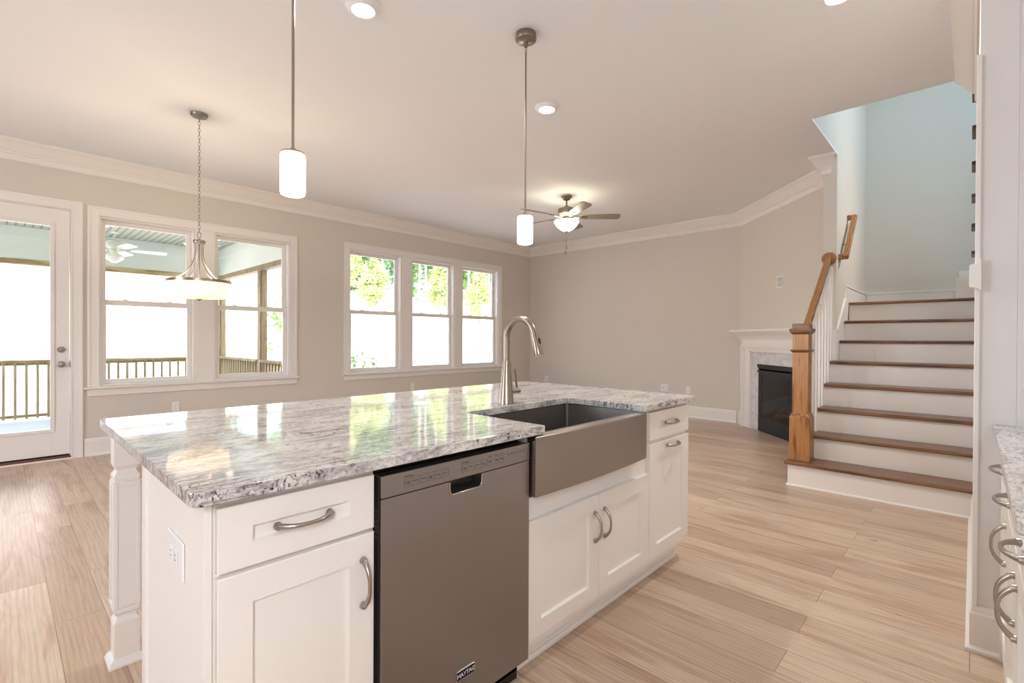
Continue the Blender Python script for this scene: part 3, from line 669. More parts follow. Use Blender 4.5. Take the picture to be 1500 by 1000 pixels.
# ------------------------------------------------------------------ right-hand cabinet run
YR = -0.083; RC = ZC - 0.012
for i, (a, b) in enumerate(((1.290, 1.7445), (1.7455, 2.1995), (2.2005, 2.6555))):
    lab = ['white drawer-over-door base cabinet nearest the viewer in the right-hand run', 'white drawer-over-door base cabinet in the middle of the right-hand run', 'white drawer-over-door base cabinet at the wall end of the right-hand run'][i]
    c = thing('base_cabinet', lab, 'cabinet', ((a + b) / 2, -0.40, 0), 'right-hand base cabinets')
    m_ = MB(); m_.box(a, b, -0.725, YR - 0.0205, 0.10, RC - 0.0305); m_.box(a, b, -0.72, YR - 0.085, 0, 0.0995); m_.build('carcass', M_CAB, c, bevel=0.001)
    d_ = shaker(MB(), a + 0.006, b - 0.006, 0.718, 0.860, YR, -1, 0.066, 0.05, 0.05).build('drawer', M_CAB, c)
    pull('drawer_pull', (a + b) / 2, 0.785, YR, -1, 0.128, False, d_)
    d_ = shaker(MB(), a + 0.006, b - 0.006, 0.140, 0.706, YR, -1, 0.066, 0.066, 0.066).build('door', M_CAB, c)
    pull('door_pull', (b - 0.045) if i == 0 else (a + 0.045), 0.575, YR, -1, 0.128, True, d_)
m_ = MB().box(2.656, 2.689, -0.725, YR, 0.0, RC - 0.0305); tag(m_.build('filler_strip', M_CAB, origin=(2.67, -0.4, 0), bevel=0.001), 'white narrow filler strip between the right-hand cabinets and the wall', 'panel')
tag(MB().pz(rounded([(1.285, -0.735), (2.6885, -0.735), (2.6885, -0.060), (1.285, -0.060)], [0, 0, 0.0, 0.015]), RC - 0.030, RC).build('side_countertop', M_GRANITE, origin=(2, -0.4, RC - 0.03), bevel=0.004, bseg=3), 'pale grey granite countertop along the right-hand wall', 'countertop')
# corner trim, wall box and switch on the wall end
ctm = MB().box(2.672, 2.6895, YS - 0.006, YS + 0.010, 0.183, 2.372).build('trim_10', M_TRIM, kind='structure', bevel=0.003)
wb = MB(); pr_ = [(YS + 0.010, 1.446), (YS + 0.024, 1.450), (YS + 0.026, 1.456), (YS + 0.026, 1.532), (YS + 0.023, 1.538), (YS + 0.008, 1.541), (YS + 0.001, 1.546), (YS - 0.006, 1.558), (YS - 0.009, 1.558), (YS - 0.009, 1.434), (YS - 0.006, 1.434), (YS + 0.001, 1.443)]
wb.px(pr_, 2.640, 2.6715); tag(wb.build('wall_bracket', M_TRIM, origin=(2.66, YS, 1.434), bevel=0.003), 'small white moulded bracket on the wall edge beside the stairs', 'bracket')

# ------------------------------------------------------------------ staircase
ST = thing('staircase', 'white staircase with brown oak treads climbing to the landing', 'staircase', (5.4, 0.5, 0))
for n in range(1, 9):
    nx = NX + TT * (n - 1); z = RR * n
    wallside = n >= 6
    yl = {1: 1.165}.get(n, 1.055 if not wallside else 0.9845)
    ya = YS + 0.001
    yr_ = {1: 1.143}.get(n, 1.034 if not wallside else 0.9845)
    xe_ = nx + TT + 0.02 if n < 8 else XB - 0.001
    if n < 8:
        MB().box(nx, nx + TT + 0.024, ya, yl, z - 0.028, z).build('tread', M_TREAD, ST, bevel=0.009, bseg=3)
    else:
        MB().box(nx, XB - 0.001, 0.123, 0.9845, z - 0.028, z).build('landing_floor', M_TREAD, ST, bevel=0.009, bseg=3)
        MB().box(nx, 6.395, ya, 0.1225, z - 0.028, z).build('landing_nosing', M_TREAD, ST, bevel=0.009, bseg=3)
    MB().box(nx + 0.025, nx + 0.043, ya, yr_, z - RR + 0.0005, z - 0.0285).build('riser', M_TRIM, ST)
# closed side under the open treads, shoe on the first step
sd = MB(); pl = [(NX + 0.044, 0.0), (5.788, 0.0)]
pl = [(NX + 0.045, 0.0005), (5.788, 0.0005), (5.788, 5 * RR - 0.029)]
for n in (4, 3, 2):
    pl += [(NX + TT * n + 0.0245, RR * (n + 1) - 0.029), (NX + TT * n + 0.0245, RR * n - 0.029)]
pl += [(NX + TT + 0.0245, RR - 0.029), (NX + 0.045, RR - 0.029)]
sd.py(pl, 1.014, 1.032); sd.build('stringer', M_TRIM, ST)
MB().box(NX + 0.045, NX + TT + 0.06, 1.1, 1.142, 0.0005, RR - 0.029).build('starting_step_side', M_TRIM, ST)
MB().sweep([(0, 0.0005), (0.012, 0.0005), (0.010, 0.010), (0, 0.016)], [(NX + 0.0245, 0.0), (NX + 0.0245, 1.1435), (4.93, 1.1435)]).build('shoe_moulding', M_TRIM, ST)
# skirt boards and landing baseboard
sk = MB(); sk.py([(5.80, 1.031), (6.26, 1.031), (6.38, 1.649), (XB - 0.002, 1.649), (XB - 0.002, 1.806), (6.232, 1.806), (6.225, 1.68), (5.80, 1.335)], 0.9855, 0.9995)
sk.py([(5.80, 1.335), (6.225, 1.680), (6.225, 1.700), (5.80, 1.355)], 0.9795, 0.9995); sk.py([(6.215, 1.68), (6.237, 1.68), (6.237, 1.826), (6.215, 1.826)], 0.9795, 0.9995); sk.box(6.237, XB - 0.002, 0.9795, 0.9995, 1.806, 1.826)
sk.build('trim_11', M_TRIM, kind='structure', bevel=0.002)
lb = MB(); lb.box(XB - 0.0165, XB - 0.0005, 0.124, 0.979, 1.649, 1.806); lb.box(XB - 0.0205, XB - 0.0005, 0.124, 0.979, 1.806, 1.826)
lb.box(XB - 0.0165, XB - 0.0005, -1.12, 0.1235, 1.649, 2.012); lb.box(XB - 0.0205, XB - 0.0005, -1.12, 0.1235, 2.012, 2.032); lb.box(XB - 0.0205, XB - 0.0005, 0.104, 0.1235, 1.827, 2.012)
lb.build('baseboard_landing', M_TRIM, kind='structure', bevel=0.002)
nb = MB(); nb.box(5.774, 5.7895, 0.9855, 1.118, 5 * RR + 0.001, 1.325); nb.box(5.770, 5.7895, 0.9855, 1.118, 1.325, 1.345); nb.build('baseboard_partition', M_TRIM, kind='structure', bevel=0.003)
# upper flight
U_ = thing('upper_staircase', 'dark brown tread ends of the upper flight showing past the white wall edge', 'staircase', (5.7, -0.5, ZL2))
MB().box(6.396, XB - 0.022, -1.12, 0.122, ZL2 - RR + 0.001, ZL2).build('landing_step', M_TRIM, U_)
for j in range(1, 7):
    x = NX2 - TT * (j - 1); z = ZL2 + RR * j
    MB().pz(rounded([(x + 0.03, -1.12), (x + 0.03, 0.0165), (x - TT - 0.0, 0.0165), (x - TT - 0.0, -1.12)], [0, 0.012, 0.012, 0]), z - 0.029, z).build('tread', M_DTREAD, U_, bevel=0.006)
    MB().box(x - 0.0, x + 0.018, -1.12, YS - 0.112, z - RR, z - 0.0295).build('riser', M_TRIM, U_)

# railing
R_ = thing('stair_railing', 'oak newel post with sloping oak handrail and white balusters beside the stairs', 'railing', (4.77, 1.068, RR))
nx_, ny_ = 4.772, 1.068
cx, cy = nx_, ny_
zb_ = RR + 0.0008
post = sq(MB(), [(0.060, 0.60), (0.060, 1.30)]).build('newel_post', M_OAK, R_, bevel=0.002)
sq(MB(), [(0.078, zb_), (0.078, 0.578), (0.073, 0.583), (0.073, 0.590), (0.069, 0.594), (0.069, 0.603), (0.062, 0.610)]).build('newel_base', M_OAK, post, bevel=0.003)
sq(MB(), [(0.0605, 1.130), (0.066, 1.136), (0.072, 1.142), (0.076, 1.149), (0.074, 1.154), (0.0605, 1.156)]).build('collar', M_TREAD, post)
sq(MB(), [(0.0605, 1.285), (0.066, 1.292), (0.076, 1.302), (0.082, 1.318), (0.083, 1.330), (0.079, 1.336), (0.064, 1.336), (0.064, 1.370), (0.060, 1.378), (0.0, 1.379)]).build('newel_cap', M_TREAD, post, bevel=0.0015)
def rail_prof(mb, a, b, hw=0.030, hh=0.028):
    A, B = Vector(a), Vector(b); t = (B - A).normalized(); sdir = t.cross(Vector((0, 0, 1))).normalized(); uu = sdir.cross(t)
    prof = [(-0.75, -1), (0.75, -1), (0.8, -0.5), (1, -0.2), (1, 0.35), (0.75, 0.85), (0.3, 1), (-0.3, 1), (-0.75, 0.85), (-1, 0.35), (-1, -0.2), (-0.8, -0.5)]
    n = len(prof); vs = [A + sdir * p * hw + uu * q_ * hh for p, q_ in prof] + [B + sdir * p * hw + uu * q_ * hh for p, q_ in prof]
    return mb.add(vs, [tuple(range(n)), tuple(range(2 * n - 1, n - 1, -1))] + [(k, (k + 1) % n, n + (k + 1) % n, n + k) for k in range(n)])
RA, RB = (4.835, 1.064, 1.300), (5.765, 1.062, 2.055)
hr = rail_prof(MB(), RA, RB).build('handrail', M_RAIL, R_, smooth=40)
MB().lathe([(0.0, -0.024), (0.058, -0.023), (0.064, -0.017), (0.066, -0.0007)], (5.7895, 1.062, 2.060), 32, 'X').build('rosette', M_RAIL, hr, smooth=40)
for bx in (4.975, 5.085, 5.215, 5.335, 5.465, 5.585, 5.70):
    tr_ = int((bx - NX) // TT) + 1; zt_ = RR * tr_
    zr = RA[2] + (bx - RA[0]) * (RB[2] - RA[2]) / (RB[0] - RA[0]) - 0.038
    MB().box(bx - 0.016, bx + 0.016, 1.016, 1.048, zt_ + 0.0006, zr).build('baluster', M_TRIM, R_, bevel=0.002)
# short wall rail up the stairs
W_ = thing('wall_handrail', 'short oak wall handrail with returns fixed above the upper steps', 'handrail', (6.13, 0.93, 2.08))
WA, WB = (5.89, 0.938, 2.075), (6.37, 0.938, 2.575)
rail_prof(MB(), WA, WB, 0.026, 0.026).build('rail', M_RAIL, W_, smooth=40)
for p in (WA, WB):
    s_ = 1 if p is WA else -1
    MB().box(p[0] - 0.026 + 0.012 * s_, p[0] + 0.026 + 0.012 * s_, 0.964, 0.9993, p[2] - 0.026 + 0.010 * s_, p[2] + 0.026 + 0.010 * s_).build('rail_return', M_RAIL, W_, bevel=0.005)
MB().tube([(6.08, 0.9993, 2.235), (6.08, 0.955, 2.235), (6.08, 0.94, 2.25)], 0.007, 10).build('bracket', M_NICKEL, W_, smooth=50)

# ------------------------------------------------------------------ fireplace
FP = thing('fireplace_mantel', 'white painted mantel surround on the diagonal wall', 'mantel', (*dgp(0.985, 0.1), 0))
e = 0.0008
for a, b in ((0.178, 0.415), (1.555, 1.792)):
    lg = MB(); dbox(lg, a, b, e, 0.055, 0.0005, 1.10)
    o_, i_ = (a, b) if a < 1 else (b, a); s_ = 1 if a < 1 else -1
    dbox(lg, o_ + s_ * 0.0, o_ + s_ * 0.05, 0.055, 0.078, 0.0005, 1.165); dbox(lg, o_ + s_ * 0.05, o_ + s_ * 0.075, 0.055, 0.066, 0.0005, 1.14)
    dbox(lg, i_ - s_ * 0.022, i_, 0.055, 0.064, 0.0005, 1.07 + 0.022)
    lg.build('pilaster', M_TRIM, FP, bevel=0.002)
hd_ = MB(); dbox(hd_, 0.415, 1.555, e, 0.055, 1.071, 1.10); dbox(hd_, 0.178, 1.792, e, 0.055, 1.1, 1.25)
dbox(hd_, 0.228, 1.742, 0.055, 0.078, 1.165 - 0.03, 1.25); dbox(hd_, 0.253, 1.717, 0.055, 0.066, 1.115, 1.135); hd_.build('frieze', M_TRIM, FP, bevel=0.002)
cr = MB(); prof = [(0.178, 0.078, 1.235), (0.172, 0.084, 1.240), (0.168, 0.088, 1.256), (0.140, 0.112, 1.290), (0.108, 0.146, 1.318), (0.098, 0.156, 1.330), (0.098, 0.156, 1.341)]
vs = []; n = len(prof)
for s_, o_, z in prof:
    S2 = 1.97 - s_
    vs += [(*dgp(s_, e), z), (*dgp(s_, o_), z), (*dgp(S2, o_), z), (*dgp(S2, e), z)]
fs = [(0, 1, 2, 3), tuple(4 * (n - 1) + k for k in (3, 2, 1, 0))]
for i in range(n - 1):
    for k in range(4): fs.append((4 * i + k, 4 * i + (k + 1) % 4, 4 * i + 4 + (k + 1) % 4, 4 * i + 4 + k))
cr.add(vs, fs); cr.build('crown', M_TRIM, FP)
sh = MB(); dbox(sh, 0.062, 1.908, e, 0.196, 1.3415, 1.376); sh.build('shelf', M_TRIM, FP, bevel=0.010, bseg=3)
mr = thing('fireplace_surround', 'grey-white marble slab surround framing the black firebox', 'surround', (*dgp(0.985, 0.02), 0))
mm = MB(); dbox(mm, 0.416, 0.574, e, 0.028, 0.0005, 0.906); mm.build('jamb_slab', M_MARBLE, mr, bevel=0.001)
mm = MB(); dbox(mm, 1.401, 1.554, e, 0.028, 0.0005, 0.906); mm.build('jamb_slab', M_MARBLE, mr, bevel=0.001)
mm = MB(); dbox(mm, 0.416, 1.554, e, 0.028, 0.9065, 1.070); mm.build('header_slab', M_MARBLE, mr, bevel=0.001)
fb = thing('gas_fireplace', 'black gas firebox with louvred top and logs behind glass', 'fireplace', (*dgp(0.985, 0.0), 0))
q = MB(); s0, s1 = 0.576, 1.399
dbox(q, s0, s0 + 0.012, -0.40, 0.02, 0.001, 0.904); dbox(q, s1 - 0.012, s1, -0.40, 0.02, 0.001, 0.904); dbox(q, s0 + 0.012, s1 - 0.012, -0.40, -0.388, 0.001, 0.904)
dbox(q, s0 + 0.012, s1 - 0.012, -0.388, 0.02, 0.892, 0.904); dbox(q, s0 + 0.012, s1 - 0.012, -0.388, 0.01, 0.001, 0.18); q.build('firebox', M_FIREBOX, fb)
q = MB(); dbox(q, s0, s1, 0.021, 0.030, 0.001, 0.185); q.build('lower_panel', M_FIREBOX, fb, bevel=0.002)
q = MB(); dbox(q, s0, s0 + 0.09, 0.0205, 0.028, 0.186, 0.80); dbox(q, s1 - 0.09, s1, 0.0205, 0.028, 0.186, 0.80); dbox(q, s0 + 0.09, s1 - 0.09, 0.0205, 0.028, 0.752, 0.80); dbox(q, s0 + 0.09, s1 - 0.09, 0.0205, 0.028, 0.186, 0.20); q.build('glass_frame', M_BLACK, fb, bevel=0.002)
q = MB(); dbox(q, s0 - 0.004, s1 + 0.004, 0.029, 0.044, 0.866, 0.906); dbox(q, s0, s1, 0.0205, 0.036, 0.845, 0.8655); dbox(q, s0 + 0.002, s1 - 0.002, 0.0205, 0.048, 0.801, 0.826); q.build('louvre', M_FIREBOX, fb, bevel=0.003)
q = MB(); dbox(q, s0 + 0.09, s1 - 0.09, 0.022, 0.025, 0.20, 0.752); q.build('pane', M_FGLASS, fb)
M_LOG = mat('ceramic_log', lin(150, 126, 106), 0.9, var=0.35, vscale=14)
for (sa, oa, za, sb, ob, zb2, rr_) in ((0.72, -0.20, 0.23, 1.26, -0.16, 0.24, 0.045), (0.80, -0.10, 0.225, 1.18, -0.24, 0.27, 0.035), (0.86, -0.24, 0.30, 1.20, -0.08, 0.26, 0.036), (0.78, -0.12, 0.26, 1.0, -0.22, 0.40, 0.03)):
    A = Vector((*dgp(sa, oa), za)); B = Vector((*dgp(sb, ob), zb2)); pts = [A.lerp(B, t / 6) + Vector((random.uniform(-.01, .01), random.uniform(-.01, .01), random.uniform(-.008, .008))) for t in range(7)]
    MB().tube(pts, [rr_ * random.uniform(0.85, 1.1) for _ in pts], 10).build('log', M_LOG, fb, smooth=60)
# recessed media box
NB = thing('recessed_wall_box', 'white square recessed cable box on the diagonal wall above the mantel', 'wall box', (*dgp(1.026, 0), 1.976))
q = MB(); a, b, c_, d_ = NI; fr = 0.012
dbox(q, a - fr, a + 0.006, 0.0006, 0.006, c_ - fr, d_ + fr); dbox(q, b - 0.006, b + fr, 0.0006, 0.006, c_ - fr, d_ + fr); dbox(q, a + 0.006, b - 0.006, 0.0006, 0.006, c_ - fr, c_ + 0.006); dbox(q, a + 0.006, b - 0.006, 0.0006, 0.006, d_ - 0.006, d_ + fr); q.build('frame', M_PLATE, NB, bevel=0.002)
q = MB(); e2 = 0.001
dbox(q, a + e2, b - e2, -0.08, -0.072, c_ + e2, d_ - e2); dbox(q, a + e2, a + 0.005, -0.072, 0.0, c_ + e2, d_ - e2); dbox(q, b - 0.005, b - e2, -0.072, 0.0, c_ + e2, d_ - e2); dbox(q, a + 0.005, b - 0.005, -0.072, 0.0, c_ + e2, c_ + 0.005); dbox(q, a + 0.005, b - 0.005, -0.072, 0.0, d_ - 0.005, d_ - e2); q.build('box', M_PLATE, NB)
q = MB(); q.tube([(*dgp(1.02, -0.068), 2.0), (*dgp(1.0, -0.03), 1.99), (*dgp(1.04, -0.02), 1.95)], 0.008, 8); q.build('cable', M_PLATE, NB, smooth=60)

# ------------------------------------------------------------------ outlets and switches
def plate_parts(root, put, W2, H2, style):
    """put(a0,a1,z0,z1,d0,d1): a across, z up (both from the centre), d out of the wall"""
    q = MB(); put(q, -W2, W2, -H2, H2, 0.0005, 0.006); q.build('cover_plate', M_PLATE, root, bevel=0.003)
    if style == 'duplex':
        for s_ in (-1, 1):
            q = MB(); put(q, -0.016, 0.016, s_ * 0.020 - 0.013, s_ * 0.020 + 0.013, 0.0062, 0.009); rc = q.build('receptacle', M_PLATE, root, bevel=0.004)
            q = MB(); put(q, -0.007, -0.005, s_ * 0.020 - 0.002, s_ * 0.020 + 0.006, 0.0091, 0.0094); put(q, 0.005, 0.007, s_ * 0.020 - 0.002, s_ * 0.020 + 0.006, 0.0091, 0.0094); put(q, -0.002, 0.002, s_ * 0.020 - 0.009, s_ * 0.020 - 0.005, 0.0091, 0.0094); q.build('slot', M_SLOT, rc)
    elif style == 'sideways':
        for s_ in (-1, 1):
            q = MB(); put(q, s_ * 0.020 - 0.013, s_ * 0.020 + 0.013, -0.016, 0.016, 0.0062, 0.009); rc = q.build('receptacle', M_PLATE, root, bevel=0.005)
            q = MB()
            for zz in (-0.006, 0.006): put(q, s_ * 0.020 - 0.004, s_ * 0.020 + 0.004, zz - 0.001, zz + 0.001, 0.0091, 0.0094)
            q.build('slot', M_SLOT, rc)
    elif style == 'data':
        q = MB(); put(q, -0.030, -0.010, -0.012, 0.012, 0.0062, 0.010); q.build('jack', M_PLATE, root, bevel=0.002)
        q = MB(); put(q, -0.003, 0.003, -0.035, 0.03, 0.0062, 0.022); q.build('stub_cable', M_PLATE, root, bevel=0.002)
        q = MB(); put(q, 0.014, 0.028, -0.008, 0.008, 0.0062, 0.011); q.build('jack', M_SLOT, root, bevel=0.002)
def outlet_y(x, y, z, label, group, style='duplex', sgn=-1, W2=0.036, H2=0.058):
    r = thing('wall_outlet', label, 'outlet', (x, y, z), group)
    plate_parts(r, lambda m, a0, a1, z0, z1, d0, d1: m.box(x + a0, x + a1, y + sgn * d0, y + sgn * d1, z + z0, z + z1), W2, H2, style)
def outlet_x(x, y, z, label, group, style='duplex', sgn=-1, W2=0.036, H2=0.058):
    r = thing('wall_outlet', label, 'outlet', (x, y, z), group)
    plate_parts(r, lambda m, a0, a1, z0, z1, d0, d1: m.box(x + sgn * d0, x + sgn * d1, y + a0, y + a1, z + z0, z + z1), W2, H2, style)
outlet_y(1.402, YW, 0.440, 'white outlet plate on the wall below the double window', 'window wall outlets')
outlet_y(4.66, YW, 0.445, 'white outlet plate on the wall below the triple window', 'window wall outlets')
outlet_x(XB, 6.21, 0.440, 'white outlet plate on the far wall near the window corner, behind the faucet', 'far wall outlets')
outlet_x(XB, 3.69, 0.440, 'white square double plate with jacks on the far wall', 'far wall outlets', 'data', -1, 0.062, 0.062)
outlet_x(XB, 3.29, 0.430, 'white outlet plate on the far wall nearest the fireplace', 'far wall outlets')
outlet_x(0.297, 1.391, 0.715, 'white sideways outlet plate on the island end panel', 'island outlet', 'sideways', -1, 0.072, 0.045)

# ------------------------------------------------------------------ lights hanging and recessed
def pendant(loc, label):
    x, y = loc; r = thing('pendant_light', label, 'pendant light', (x, y, HC), 'pendants over the island')
    MB().lathe([(0.0, -0.082), (0.011, -0.080), (0.013, -0.050), (0.020, -0.044), (0.061, -0.040), (0.065, -0.033), (0.064, -0.012), (0.062, -0.0006)], (x, y, HC), 32).build('canopy', M_BRONZE, r, smooth=40)
    lk = MB(); a = HC - 0.095
    lk.tube([(x + 0.008 * math.cos(t), y, a + 0.014 * math.sin(t)) for t in [2 * PI * k / 12 for k in range(12)]], 0.0018, 6, True); lk.build('link', M_BRONZE, r, smooth=60)
    MB().cyl((x, y, HC - 0.108), (x, y, 2.010), 0.0058, 12).build('rod', M_NICKEL, r, smooth=40)
    MB().lathe([(0.010, 0.0185), (0.012, 0.004), (0.040, 0.002), (0.046, 0.0), (0.046, -0.006), (0.0, -0.006)], (x, y, 1.9915), 28).build('shade_cap', M_NICKEL, r, smooth=40)
    s_ = MB().lathe([(0.0, 1.988 - 0.004), (0.044, 1.984), (0.048, 1.978), (0.048, 1.832), (0.046, 1.823), (0.040, 1.819), (0.0, 1.819)], (x, y, 0), 32).build('shade', M_SHADE, r, smooth=50)
    return r
PX, PY = 2.222, 1.998
pendant((PX, PY), 'glass cylinder pendant hanging over the sink end of the island')
pendant((0.828, 2.02), 'glass cylinder pendant hanging over the near end of the island, its canopy out of view')
# bowl pendant over the dining spot
x, y = 1.157, 4.702
C_ = thing('bowl_pendant', 'brushed nickel bowl chandelier with amber glass hanging before the double window', 'chandelier', (x, y, HC))
MB().lathe([(0.0, -0.030), (0.055, -0.026), (0.062, -0.018), (0.064, -0.0006)], (x, y, HC), 32).build('canopy', M_BRONZE, C_, smooth=40)
zt = HC - 0.036; nlk = 33; stp = (zt - 2.115) / nlk
ch = MB()
for k_ in range(nlk):
    zc = zt - stp * (k_ + 0.5); pts = []
    for q_ in range(10):
        t = 2 * PI * q_ / 10; a, b = 0.0075 * math.cos(t), (stp * 0.68) * math.sin(t)
        pts.append((x + (a if k_ % 2 else 0), y + (0 if k_ % 2 else a), zc + b))
    ch.tube(pts, 0.0018, 6, True)
ch.build('chain', M_NICKEL, C_, smooth=60)
MB().tube([(x + 0.014 * math.cos(t), y, 2.092 + 0.026 * math.sin(t)) for t in [2 * PI * k / 14 for k in range(14)]], 0.003, 8, True).build('loop', M_NICKEL, C_, smooth=60)
MB().lathe([(0.0, 2.062), (0.010, 2.060), (0.012, 2.050), (0.044, 2.046), (0.046, 2.040), (0.046, 2.022), (0.043, 2.018), (0.0, 2.016)], (x, y, 0), 32).build('hub', M_NICKEL, C_, smooth=40)
for k_ in range(4):
    a = PI / 4 * 0.35 + k_ * PI / 2; pts = []
    for t in range(15):
        s_ = t / 14; r_ = 0.030 + 0.175 * (s_ ** 2.6) ; z = 2.018 - (2.018 - 1.712) * (1 - (1 - s_) ** 1.25)
        pts.append((x + r_ * math.cos(a), y + r_ * math.sin(a), z))
    MB().tube(pts, 0.0075, 8, flat=0.5).build('arm', M_NICKEL, C_, smooth=60)
MB().cyl((x, y, 1.60), (x, y, 2.015), 0.006, 12).build('stem', M_NICKEL, C_, smooth=50)
MB().lathe([(0.228, 1.690), (0.238, 1.690), (0.238, 1.712), (0.228, 1.712), (0.225, 1.708), (0.225, 1.694), (0.228, 1.690)], (x, y, 0), 56).build('ring', M_NICKEL, C_, smooth=30)
MB().lathe([(0.231, 1.6895), (0.212, 1.584), (0.206, 1.572), (0.190, 1.567), (0.06, 1.560), (0.0, 1.559), (0.0, 1.564), (0.185, 1.574), (0.205, 1.588), (0.224, 1.6895), (0.231, 1.6895)], (x, y, 0), 56).build('bowl', M_BOWL, C_, smooth=40)
MB().lathe([(0.0, 1.540), (0.008, 1.543), (0.012, 1.549), (0.024, 1.552), (0.024, 1.5575), (0.0, 1.558)], (x, y, 0), 20).build('finial', M_NICKEL, C_, smooth=40)
l = lamp('bowl_pendant_bulb', 'POINT', (0, 0, 1.66 - HC), 24, (1.0, 0.80, 0.54), None, 0.045); l.parent = C_
# ceiling fan factory
def ceiling_fan(x, y, zc, label, metal, blade_mat, bowl_mat, a0, R, drop, school=False):
    r = thing('ceiling_fan', label, 'ceiling fan', (x, y, zc)); z = lambda h: zc - h
    MB().lathe([(0.0, -0.060), (0.025, -0.058), (0.042, -0.052), (0.048, -0.036), (0.070, -0.020), (0.072, -0.0006)], (x, y, zc), 28).build('canopy', metal, r, smooth=40)
    MB().cyl((x, y, z(0.058)), (x, y, z(drop)), 0.012, 14).build('downrod', metal, r, smooth=40)
    mz = z(drop)
    MB().lathe([(0.0, 0.012), (0.030, 0.010), (0.035, -0.004), (0.080, -0.014), (0.108, -0.030), (0.112, -0.060), (0.112, -0.085), (0.098, -0.104), (0.070, -0.122), (0.055, -0.130), (0.0, -0.131)], (x, y, mz), 36).build('motor_housing', metal, r, smooth=40)
    bz = mz - 0.135
    MB().lathe([(0.0, 0.003), (0.052, 0.003), (0.058, -0.006), (0.058, -0.030), (0.048, -0.042), (0.0, -0.043)], (x, y, bz), 28).build('switch_housing', metal, r, smooth=40)
    for k_ in range(5):
        a = math.radians(a0 + 72 * k_); ca, sa = math.cos(a), math.sin(a); pit = math.radians(-13)
        def tf(p):
            u, v, h = p; h += v * math.tan(pit); return (x + u * ca - v * sa, y + u * sa + v * ca, bz + h)
        q = MB(); n0 = len(q.v)
        ol = [(0.205, -0.048), (0.24, -0.055), (R - 0.05, -0.068), (R - 0.015, -0.062), (R, -0.045), (R, 0.045), (R - 0.015, 0.062), (R - 0.05, 0.068), (0.24, 0.055), (0.205, 0.048)]
        q.pz(ol, 0.0, 0.006); q.xform(tf); bl = q.build('blade', blade_mat, r)
        q = MB(); q.tube([(0.10, 0, -0.004), (0.15, 0, -0.010), (0.20, 0, -0.004)], [0.011, 0.009, 0.012], 8); q.pz([(0.185, -0.030), (0.255, -0.036), (0.275, 0.0), (0.255, 0.036), (0.185, 0.030)], -0.006, -0.0008); q.xform(tf); q.build('blade_arm', metal, bl, smooth=40)
    if school:
        MB().lathe([(0.050, -0.044), (0.052, -0.060), (0.085, -0.075), (0.115, -0.105), (0.118, -0.130), (0.100, -0.155), (0.070, -0.168), (0.055, -0.185), (0.030, -0.200), (0.0, -0.204)], (x, y, bz), 32).build('globe', bowl_mat, r, smooth=50)
    else:
        MB().lathe([(0.0, -0.050), (0.158, -0.051), (0.162, -0.058), (0.150, -0.085), (0.115, -0.130), (0.070, -0.165), (0.035, -0.180), (0.0, -0.182)], (x, y, bz), 36).build('bowl', bowl_mat, r, smooth=50)
        MB().lathe([(0.0, -0.203), (0.010, -0.198), (0.024, -0.188), (0.024, -0.1825), (0.0, -0.1825)], (x, y, bz), 18).build('finial', metal, r, smooth=40)
        cz = z(0.48) if False else bz - 0.203
        cc = MB().cyl((x + 0.004, y, bz - 0.200), (x + 0.004, y, 2.452), 0.0016, 6).build('pull_chain', metal, r)
        MB().lathe([(0.0, 2.452), (0.006, 2.448), (0.008, 2.425), (0.006, 2.405), (0.0, 2.402)], (x + 0.004, y, 0), 12).build('fob', M_FOB, cc, smooth=50)
        cc = MB().cyl((x - 0.002, y + 0.01, bz - 0.198), (x - 0.002, y + 0.01, 2.392), 0.0014, 6).build('pull_chain', metal, r)
        MB().lathe([(0.0, 2.390), (0.006, 2.386), (0.008, 2.362), (0.006, 2.340), (0.0, 2.336)], (x - 0.002, y + 0.01, 0), 12).build('fob', M_FOB, cc, smooth=50)
    return r, bz
M_BLADE = wood_mat('fan_blade_grey', lin(132, 124, 112), lin(148, 140, 128), lin(160, 152, 140), 'X', 0.4)
FN, fbz = ceiling_fan(5.099, 3.859, HC, 'five-blade nickel ceiling fan with lit glass bowl in the living area', M_BRONZE, M_BLADE, M_FANBOWL, -50, 0.69, 0.142)
# disk downlights
for (dx, dy, lab, en) in ((1.414, 2.504, 'white disk downlight at the top edge of the picture, left of the sink pendant', 46), (3.037, 2.502, 'white disk downlight right of the sink pendant rod', 46), (3.10, 0.535, 'white disk downlight nearest the stairs, cut by the top of the picture', 60)):
    r = thing('recessed_light', lab, 'ceiling light', (dx, dy, HC), 'kitchen downlights')
    MB().lathe([(0.062, -0.024), (0.070, -0.026), (0.092, -0.010), (0.096, -0.004), (0.096, -0.0006), (0.062, -0.0006), (0.062, -0.024)], (dx, dy, HC), 36).build('trim_ring', M_PLATE, r, smooth=40)
    MB().lathe([(0.0, -0.023), (0.0615, -0.022), (0.0615, -0.002), (0.0, -0.002)], (dx, dy, HC), 32).build('lens', M_LED, r, smooth=40)
    l = lamp('downlight', 'SPOT', (0, 0, -0.04), en, (1.0, 0.975, 0.95), None, 0.06); l.parent = r; l.data.spot_size = math.radians(150); l.data.spot_blend = 0.6

